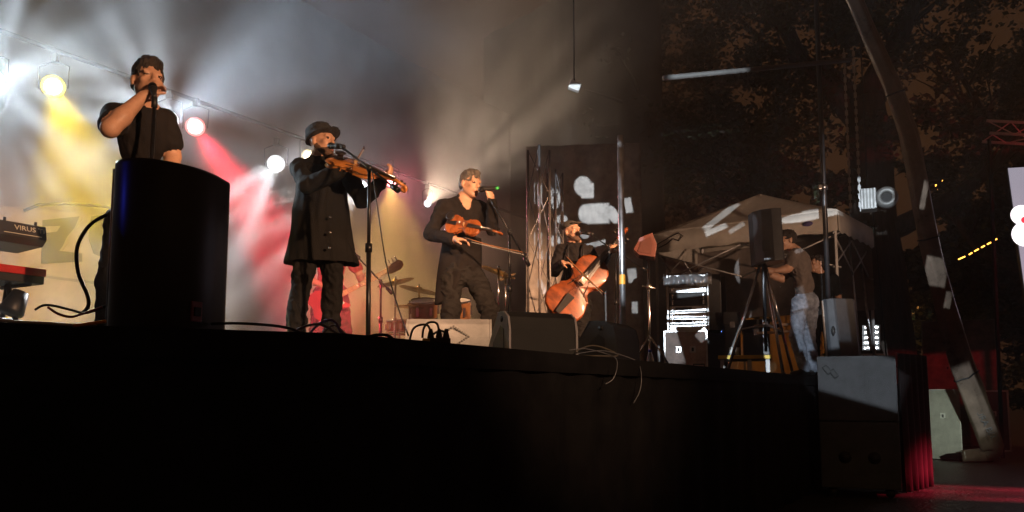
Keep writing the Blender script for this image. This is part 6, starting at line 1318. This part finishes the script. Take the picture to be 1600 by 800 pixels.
tree('dark tree at the far right edge behind the video screen', b2, 6.5, 0.40, [((-0.7, 0, 1), 4, 0.9), ((0.5, 0.2, 1), 4, 0.95), ((-1, 0, 0.3), 3.2, 0.6), ((-0.6, -0.3, 0.8), 4, 0.75)],
     [(rel(b2, 1600, 60, 19), 1.4, 1900), (rel(b2, 1560, 130, 19), 0.9, 900), (rel(b2, 1520, 80, 19), 0.55, 350), (rel(b2, 1585, 200, 19), 1.2, 1500), (rel(b2, 1540, 330, 19), 1.4, 1600), (rel(b2, 1640, 250, 19), 1.8, 1700)], 23)
b3 = at(1120, 618, 21.0); b3.z = 0
tree('dark leafy tree rising behind the pop-up tent', b3, 5.6, 0.26, [((-0.7, 0, 1), 3.4, 0.9), ((0.6, 0.2, 1), 3.4, 0.95), ((-1, 0, 0.4), 2.6, 0.7), ((0.8, -0.3, 0.6), 3, 0.75)],
     [(rel(b3, 1075, 30, 21), 1.5, 1700), (rel(b3, 1120, 120, 21), 1.4, 1500), (rel(b3, 1085, 190, 21), 1.5, 1700), (rel(b3, 1080, 300, 21), 1.5, 1700), (rel(b3, 1180, 290, 21), 1.4, 1500), (rel(b3, 1040, 240, 21), 1.2, 1000), (rel(b3, 1150, 440, 21), 1.5, 1600), (rel(b3, 1210, 400, 21), 1.2, 1200)], 31)
b4 = at(1348, 618, 18.2); b4.z = 0
tree('low shrub lit orange by the street lamp behind the tent', b4, 1.6, 0.09, [((-0.5, 0, 1), 1.4, 0.8), ((0.5, 0.2, 1), 1.4, 0.8), ((0.1, -0.3, 1), 1.5, 0.9), ((-0.8, 0, 0.5), 1.0, 0.7)],
     [(rel(b4, 1325, 440, 18.2), 0.55, 700), (rel(b4, 1352, 465, 18.2), 0.5, 650), (rel(b4, 1335, 480, 18.2), 0.45, 500), (rel(b4, 1365, 490, 18.2), 0.4, 350)], 41, M_leaf2, 0.12, 'shrub')
b5 = at(1530, 618, 22.0); b5.z = 0
tree('dense dark evergreen filling the gap behind the large flight case', b5, 2.4, 0.3, [((-0.7, 0, 1), 2.6, 0.8), ((0.7, 0.2, 1), 2.6, 0.8), ((0, -0.3, 1), 2.6, 0.9)],
     [(rel(b5, 1470, 430, 22), 1.3, 2400), (rel(b5, 1520, 380, 22), 1.3, 2400), (rel(b5, 1580, 420, 22), 1.5, 2600), (rel(b5, 1480, 540, 22), 1.4, 2400), (rel(b5, 1560, 540, 22), 1.6, 2800), (rel(b5, 1640, 480, 22), 1.6, 1800), (rel(b5, 1430, 500, 22), 1.0, 1400)], 53, leaf=0.2)
# plastered wall behind, one street lamp in front of it
M_plaster = mat('ochre_plaster', (0.42, 0.26, 0.12), 0.85, var=0.15, scale=1.5, bump=0.4, bscale=30); M_coping = mat('stone_coping', (0.3, 0.26, 0.22), 0.8)
wa, wb = at(1040, 560, 24.0), at(1420, 560, 21.5); wa.z = wb.z = 0; wt = thing('garden_wall', 'ochre plastered wall lit by the street lamp behind the tent', 'wall', wa); s = MB(); dvec = wb - wa; L_ = dvec.length; rz_ = math.atan2(dvec.y, dvec.x); M_ = rotm('Z', rz_)
hw = at(1380, 425, 21.7).z; s.box((0, 0, 0), (L_, 0.25, hw)); s.v = [tuple(M_ @ (Vector(v) + Vector((L_/2, 0, hw/2)))) for v in s.v]; s.build('plaster', M_plaster, wt)
s = MB(); s.box((0, 0, 0), (L_ + 0.1, 0.36, 0.10), bev=0.015); s.v = [tuple(M_ @ (Vector(v) + Vector((L_/2, 0, hw + 0.052)))) for v in s.v]; s.build('coping', M_coping, wt)
for i in range(5):
    s = MB(); s.box((0, 0, 0), (0.34, 0.40, hw - 0.01)); x = L_*(0.1 + 0.2*i); s.v = [tuple(M_ @ (Vector(v) + Vector((x, 0, hw/2 - 0.006)))) for v in s.v]; s.build('pier', M_plaster, wt)
def street_lamp(label, px, py, Y, power, group='street lamps behind the wing'):
    p = at(px, py, Y); t = thing('street_lamp', label, 'street lamp', (p.x, p.y, 0)); h = p.z
    s = MB(); s.tube([(0, 0, 0), (0, 0, h*0.25), (0, 0, h - 0.12)], [0.05, 0.035, 0.028], 10); s.build('post', M_blackmetal, t)
    s = MB(); s.lathe([(0.03, -0.13), (0.07, -0.10), (0.10, 0.10), (0.02, 0.16)], (0, 0, h), None, 8); s.build('lantern', mat('lantern_glass', (0.9, 0.6, 0.3), 0.3, var=0, emit=(1.0, 0.42, 0.08), estr=12.0), t)
    s = MB(); s.lathe([(0.12, 0.12), (0.10, 0.17), (0.02, 0.22), (0.012, 0.28)], (0, 0, h), None, 8); s.build('cap', M_blackmetal, t)
    L = bpy.data.lights.new('lantern_light', 'SPOT'); L.spot_size = math.radians(160); L.spot_blend = 0.3; L.energy = power; L.color = (1.0, 0.45, 0.10); L.shadow_soft_size = 0.12; o = bpy.data.objects.new('lantern_light', L); link(o, t); o.location = (0, 0, h - 0.16)
street_lamp('lit orange street lamp in front of the ochre wall', 1378, 428, 19.4, 90)
street_lamp('lit orange street lamp beyond the tables under the tent', 1160, 440, 21.5, 30)
# string lights, bent neon arm
def bulbs(label, pts, Y, r=0.02):
    t = thing('light_string', label, 'light string', at(*pts[0][:2], Y)); o = Vector(t.location); W = [at(x, y, Y) - o for x, y in pts]; s = MB(); s.tube(W, 0.006, 5); s.build('wire', M_rubber, t)
    m_ = mat('amber_bulb', (0.8, 0.5, 0.2), 0.3, var=0, emit=(1.0, 0.42, 0.06), estr=5.0)
    for i in range(len(W) - 1): a, b = W[i].lerp(W[i+1], 0.15), W[i].lerp(W[i+1], 0.7); s = MB(); s.tube([a - Vector((0, 0, 0.02)), b - Vector((0, 0, 0.02))], r, 6); s.build('bulb', m_, t)
bulbs('row of amber lamps rising towards the video screen', [(1495, 405), (1513, 397), (1521, 392), (1532, 386), (1541, 381), (1551, 376), (1560, 370)], 18.0, 0.016)
bulbs('bent pair of amber light tubes left of the red truss', [(1475, 279), (1462, 286), (1463, 293), (1467, 305), (1470, 318)], 18.0, 0.016)
# chain-hung fan housing between pole and tree
def hoist():
    F = Fr(1370, 310, 13.0, DECK); c = F.J(1370, 312); t = thing('hanging_fan', 'grey fan housing hanging on chains between the black pole and the tree', 'fan', F.W((c.x, 0, c.z)), F.rz); w = 26/1300*13
    s = MB(); s.box((-w*0.45, 0, 0), (w*0.9, 0.3, w*1.3), bev=0.02); s.build('housing', mat('fan_grey', (0.35, 0.35, 0.34), 0.5, 0.4), t)
    for i in range(5): s = MB(); s.box((-w*0.82 + i*w*0.18, -0.16, 0), (0.02, 0.02, w*1.2)); s.build('louvre', M_alu, t)
    s = MB(); s.lathe([(w*0.5, -0.1), (w*0.64, -0.03), (w*0.66, 0.08), (w*0.55, 0.14), (w*0.34, 0.15), (w*0.30, 0.11), (w*0.28, 0.0)], (w*0.55, -0.05, 0), rotm('X', PI/2), 22, cap=False); s.build('nozzle', mat('fan_grey', (0.35, 0.35, 0.34)), t)
    s = MB(); s.lathe([(0.001, 0), (w*0.28, 0.0)], (w*0.55, -0.1, 0), rotm('X', PI/2), 20, cap=False); s.build('opening', M_rubber, t)
    for x, ln in ((-w*0.95, 2.8), (-w*1.5, 2.8)):
        s = MB(); n = int(ln/0.07)
        for i in range(n): s.box((x, 0, -w*0.5 + i*0.07), (0.045 if i % 2 else 0.014, 0.014 if i % 2 else 0.045, 0.085))
        k_ = s.build('chain', M_alu, t); k_['kind'] = 'stuff'
    s = MB(); s.tube([(-w*0.5, 0, w*0.6), (-w*0.5, 0, 3.0)], 0.012, 6); s.build('cable', M_rubber, t)
hoist()
# tall thin stands by the wall at the right and a stack of pale gear
for i, (px, y0, y1, Y, lab) in enumerate(((1340, 375, 556, 12.6, 'thin bare stand with a wire loop right of the black pole'), (1358, 412, 556, 12.9, 'pale tent strut leaning behind the grey loudspeaker'), (1380, 330, 556, 13.2, 'thin dark stand in front of the tree trunk'))):
    F = Fr(px, 560, Y, DECK); zt = F.J(px, y0).z; t = thing('light_stand', lab, 'stand', F.loc, F.rz); s = MB(); s.tube([(0.12 if i == 1 else 0.06, 0, 0.02), (0, 0, zt*0.6), (-0.05, 0, zt)], 0.012 + 0.006*(i == 1), 8); s.build('pole', (M_alu, M_galv, M_blackmetal)[i], t)
    for j in range(3): a = 0.3 + j*2.1; s = MB(); s.tube([(0.08, 0, 0.4), (0.08 + 0.3*math.cos(a), 0.3*math.sin(a), 0.01)], 0.009, 6); s.build('leg', M_blackmetal, t)
    if i == 0: s = MB(); s.tube([(-0.05 + 0.09*math.cos(a/8*2*PI) - 0.08, 0, zt - 0.02 + 0.14*math.sin(a/8*2*PI)) for a in range(9)], 0.008, 6); s.build('wire_loop', M_rubber, t)
F = Fr(1361, 540, 13.6, DECK)
for i in range(5):
    l, r, b, tp = lr(F, 1347, 508 + 8*i, 1376, 515 + 8*i); t = thing('gear_tray', ['top', 'second', 'middle', 'fourth', 'bottom'][i] + ' pale tray of the stack right of the grey loudspeaker', 'tray', F.W((0, 0, 0)), F.rz, 'stacked pale trays'); fbox(F, (l, r, b, tp), 0, 0.4, 'shell', M_casewhite, t, 0.01); fbox(F, (l + 0.03, r - 0.03, b + 0.02, tp - 0.02), -0.012, -0.001, 'front_lip', M_alu, t, 0.003)
F = Fr(1361, 552, 13.6, DECK); t = thing('road_case', 'dark road case under the stack of pale trays', 'case', F.loc, F.rz); l, r, b, tp = lr(F, 1342, 548.5, 1382, 590); fbox(F, (l, r, 0.0, tp), -0.05, 0.5, 'shell', M_case, t, 0.012); fbox(F, (l - 0.01, r + 0.01, tp - 0.09, tp - 0.05), -0.06, 0.51, 'rim', M_alu, t, 0.004)
# painted yellow line and a kerb of paving on the ground
s = MB(); p0, p1, p2, p3 = atz(1150, 799, 0.004), atz(1290, 806, 0.004), atz(1290, 812, 0.004), atz(1150, 804, 0.004); s.add([p0, p1, p2, p3], [(0, 1, 2, 3)]); tag(s.build('road_marking', mat('yellow_line_paint', (0.6, 0.42, 0.05), 0.6, var=0.2)), kind='structure')

# ================================================================== drum kit behind the man in the cardigan
def drums():
    F = Fr(690, 540, 9.4, DECK); M_shell = mat('drum_shell', (0.30, 0.13, 0.05), 0.3, coat=0.5); M_skinw = mat('drum_head', (0.75, 0.73, 0.68), 0.5); M_brass = mat('cymbal_brass', (0.75, 0.52, 0.18), 0.25, 1.0, var=0.1)
    def drum(label, c, r, h, axis, nlug=8, legs=False):
        t = thing('drum', label, 'drum', F.W(c), F.rz, 'drum kit'); R = axis; s = MB(); s.lathe([(r, -h/2), (r, h/2)], M=R, n=24, cap=False); s.build('shell', M_shell, t)
        for q in (-1, 1):
            s = MB(); s.lathe([(0.002, q*(h/2 + 0.004)), (r*0.99, q*(h/2 + 0.002))], M=R, n=24, cap=False); s.build('drum_head', M_skinw, t)
            s = MB(); s.lathe([(r*1.0, q*h/2 - 0.012), (r*1.045, q*h/2 - 0.01), (r*1.045, q*h/2 + 0.012), (r*0.99, q*h/2 + 0.012)], M=R, n=24, cap=False); s.build('hoop', M_chrome, t)
        for i in range(nlug): a = 2*PI*i/nlug; s = MB(); s.box((r*1.02*math.cos(a), r*1.02*math.sin(a), 0), (0.03, 0.03, h*0.5)); s.v = [tuple(R @ Vector(v)) for v in s.v]; s.build('lug', M_chrome, t)
        if legs:
            for i in range(3): a = 0.5 + 2*PI*i/3; s = MB(); s.tube([(r*1.05*math.cos(a), r*1.05*math.sin(a), h*0.1), (r*1.15*math.cos(a), r*1.15*math.sin(a), -c[2])], 0.009, 6); s.build('leg', M_chrome, t)
        return t
    I4 = Matrix.Identity(4)
    drum('big bass drum of the kit half lost in the amber smoke', (0.0, 0.0, 0.30), 0.28, 0.42, rotm('X', PI/2), 10)
    drum('left rack tom on the bass drum', (-0.2, 0.1, 0.78), 0.15, 0.2, rotm('X', 0.3), 6); drum('right rack tom on the bass drum', (0.17, 0.1, 0.78), 0.16, 0.22, rotm('X', 0.3), 6)
    drum('floor tom standing right of the bass drum', (0.62, 0.35, 0.45), 0.2, 0.38, I4, 8, True); drum('snare drum standing left of the bass drum', (-0.48, 0.45, 0.6), 0.17, 0.14, I4, 8, True)
    def cymbal(label, px, py, Y, r, tilt, z_extra=0, r_st=0.011):
        G = Fr(px, py, Y, DECK); z = G.J(px, py).z; t = thing('cymbal_stand', label, 'cymbal', G.loc, G.rz, 'cymbals on stands'); R = rotm('Y', tilt)
        s = MB(); s.lathe([(r, -0.012), (r*0.5, 0.004), (r*0.18, 0.012), (r*0.12, 0.03), (0.008, 0.034)], (0, 0, z), R, 28, cap=False); o = s.build('cymbal', M_brass, t); md = o.modifiers.new('thick', 'SOLIDIFY'); md.thickness = 0.002
        s = MB(); s.tube([(0, 0, 0.05), (0, 0, z*0.6)], r_st*1.3, 8); s.tube([(0, 0, z*0.58), (0, 0, z + 0.06)], r_st, 8); s.lathe([(0.024, -0.03), (0.024, 0.03)], (0, 0, z*0.59)); s.build('pole', M_chrome, t)
        for i in range(3): a = 0.4 + 2*PI*i/3; s = MB(); s.tube([(0, 0, 0.3), (0.28*math.cos(a), 0.28*math.sin(a), 0.012)], 0.008, 6); s.build('leg', M_chrome, t)
    cymbal('cymbal on a tall stand right of the man in the cardigan', 779, 424, 8.9, 0.2, 0.35); cymbal('crash cymbal left of the bass drum', 618, 440, 9.6, 0.22, -0.25); cymbal('ride cymbal behind the man in the cardigan', 655, 452, 9.8, 0.24, 0.2); cymbal('hi-hat cymbal on a low stand at the left of the kit', 640, 478, 9.2, 0.17, 0.05)
    cymbal('thin splash cymbal on a slim stand beside the tall cymbal', 790, 432, 9.2, 0.12, -0.4)
drums()
# stand with a microphone for the bass player
F = Fr(598, 540, 8.4, DECK); boom_stand(F, Vector((F.J(596, 500).x, 0, 0)), F.J(595, 440), F.J(562, 405, 0.1), F.J(552, 398, 0.1), F.J(562, 404, 0.1), 'boom stand behind the man in the hat beside the bass neck', 'small black microphone behind the coat of the man in the hat', back=0.16, rr=0.011)

# ================================================================== small things and cables along the front edge
M_pet = mat('clear_plastic', (0.75, 0.8, 0.85), 0.08, var=0, trans=0.7); M_bluecap = mat('blue_cap', (0.03, 0.08, 0.6), 0.4)
for px, Y, lab in ((991, 7.6, 'left clear water bottle with a blue cap by the pole'), (1016, 7.8, 'right clear water bottle with a blue cap by the pole')):
    F = Fr(px, 560, Y, DECK); t = thing('water_bottle', lab, 'bottle', F.loc, F.rz, 'water bottles on the deck'); s = MB(); s.lathe([(0.03, 0), (0.036, 0.01), (0.036, 0.13), (0.033, 0.15), (0.014, 0.195), (0.013, 0.21)], (0, 0, 0.002), None, 16); s.build('bottle_body', M_pet, t)
    s = MB(); s.lathe([(0.0366, 0.05), (0.0368, 0.052), (0.0368, 0.105), (0.0366, 0.107)], (0, 0, 0.002), None, 16); s.build('paper_label', M_white, t); s = MB(); s.lathe([(0.016, 0.2), (0.016, 0.222), (0.013, 0.225)], (0, 0, 0.004), None, 12); s.build('cap', M_bluecap, t)
def cable(pts, r, label, m=M_rubber, smooth=6, name='cable'):
    pts = [Vector(p) for p in pts]; out = []
    for i in range(len(pts) - 1):
        p0, p1, p2, p3 = pts[max(i-1, 0)], pts[i], pts[i+1], pts[min(i+2, len(pts)-1)]
        for k in range(smooth): u = k/smooth; out.append(0.5*((2*p1) + (p2 - p0)*u + (2*p0 - 5*p1 + 4*p2 - p3)*u*u + (3*p1 - p0 - 3*p2 + p3)*u**3))
    out.append(pts[-1]); s = MB(); s.tube(out, r, 8); return tag(s.build(name, m), label, 'cable')
def cp(lst, Y): return [at(x, y, Y) for x, y in lst]
cable([at(166, 336, 2.72), at(140, 352, 2.66), at(121, 385, 2.62), at(122, 425, 2.6), at(136, 460, 2.6), at(138, 478, 2.6), at(128, 490, 2.6)], 0.006, 'thick black cable looping out of the left side of the tall loudspeaker')
M_redcab = mat('reddish_cable', (0.22, 0.02, 0.03), 0.3)  # plain dark red cable colour
cable(cp([(55, 484), (68, 477), (85, 478), (110, 484), (135, 489), (165, 478)], 2.55), 0.004, 'dark cable lying in a low arch left of the tall loudspeaker')
cable(cp([(75, 480), (90, 490), (110, 495), (130, 490), (160, 480)], 2.5), 0.004, 'reddish cable tangled left of the tall loudspeaker', M_redcab)
cable(cp([(-20, 499), (30, 503), (70, 505), (120, 508), (150, 507)], 2.28), 0.0045, 'pale rope along the stage edge at the far left', mat('pale_rope', (0.6, 0.58, 0.55), 0.4, 0.3))
cable(cp([(115, 509), (140, 506), (165, 502)], 2.26), 0.005, 'orange and yellow cable end by the foot of the tall loudspeaker', mat('orange_cable', (0.8, 0.30, 0.03), 0.5))
cable(cp([(330, 506), (370, 505), (420, 508), (452, 513), (470, 520)], 2.9), 0.005, 'black cable running along the edge right of the tall loudspeaker')
M_greycab = mat('grey_cable', (0.16, 0.16, 0.18), 0.35)
cable(cp([(458, 518), (480, 509), (500, 507), (518, 515), (530, 524)], 3.0), 0.005, 'grey cable arch at the feet of the man in the hat', M_greycab)
cable(cp([(485, 519), (500, 505), (516, 500), (526, 506), (532, 518), (545, 526)], 3.05), 0.005, 'violet grey cable arch at the feet of the man in the hat', mat('violet_cable', (0.22, 0.18, 0.42), 0.35))
cable(cp([(503, 522), (515, 511), (525, 509), (538, 520), (548, 527)], 3.1), 0.004, 'thin pale cable arch right of the man in the hat', mat('pale_cable', (0.5, 0.5, 0.52), 0.35))
cable(cp([(575, 526), (590, 523), (605, 524), (613, 530), (600, 533)], 3.15), 0.006, 'flat black cable loop at the foot of the boom stand')
cable([at(581, 262, 5.45), at(592, 340, 5.3), at(605, 420, 4.9), at(622, 480, 4.4), at(638, 524, 3.6)], 0.004, 'long black cable running down from the boom stand to the stage edge')
for (pts, lab) in (([(640, 532), (645, 515), (655, 508), (667, 508), (672, 516), (673, 530)], 'left black power cable looped over the edge'), ([(660, 528), (662, 513), (670, 504), (682, 505), (686, 518), (686, 530)], 'middle black power cable looped over the edge'), ([(668, 532), (680, 520), (690, 517), (697, 522), (697, 532)], 'right black power cable looped over the edge')):
    cable(cp(pts, 3.3), 0.0045, lab)
for px, lab in ((673, 'left black plug in the socket strip'), (686, 'middle black plug in the socket strip'), (697, 'right black plug in the socket strip')):
    F = Fr(px, 528, 3.3, DECK); p = at(px, 527, 3.3); t = thing('power_plug', lab, 'plug', p, F.rz, 'plugs in the socket strip'); s = MB(); s.lathe([(0.006, 0.034), (0.010, 0.02), (0.014, 0.0), (0.016, -0.03)], n=10); s.build('plug_body', M_black, t); s = MB(); s.lathe([(0.0165, -0.03), (0.0165, -0.036)], n=10); s.build('plug_collar', M_rubber, t)
F = Fr(676, 534, 3.3, DECK); t = thing('socket_strip', 'socket strip with a yellow end lying on the stage edge', 'socket strip', F.loc, F.rz); l, r, b, tp = lr(F, 672, 533, 704, 540); fbox(F, (l, r, 0.0, tp + 0.012), -0.02, 0.03, 'strip', M_black, t, 0.004); l, r, b, tp2 = lr(F, 660, 533, 672, 540); fbox(F, (l, r - 0.001, 0.0, tp + 0.010), -0.02, 0.03, 'yellow_end', mat('yellow_plastic', (0.7, 0.5, 0.05), 0.45), t, 0.004)
e0 = at(950, 566, 4.4)
cable([at(890, 547, 4.3), at(915, 545, 4.4), at(945, 552, 4.5), at(962, 560, 4.42), at(964, 575, 4.36), at(958, 592, 4.34), at(946, 600, 4.33)], 0.0025, 'thin pale cable drooping over the edge below the end-on wedge', M_greycab)
cable([at(900, 553, 4.4), at(940, 548, 4.7), at(975, 556, 4.8), at(996, 566, 4.85), at(1002, 585, 4.78), at(1000, 610, 4.76), at(990, 630, 4.75)], 0.0028, 'thin cable hanging in a hook over the stage front below the pole', M_greycab)
cable([at(900, 548, 4.6), at(925, 540, 4.8), at(950, 546, 4.9), at(965, 556, 4.9), at(935, 556, 4.6), at(905, 556, 4.5)], 0.0045, 'heap of tan cable in front of the end-on wedge', mat('tan_cable', (0.14, 0.115, 0.085), 0.5))
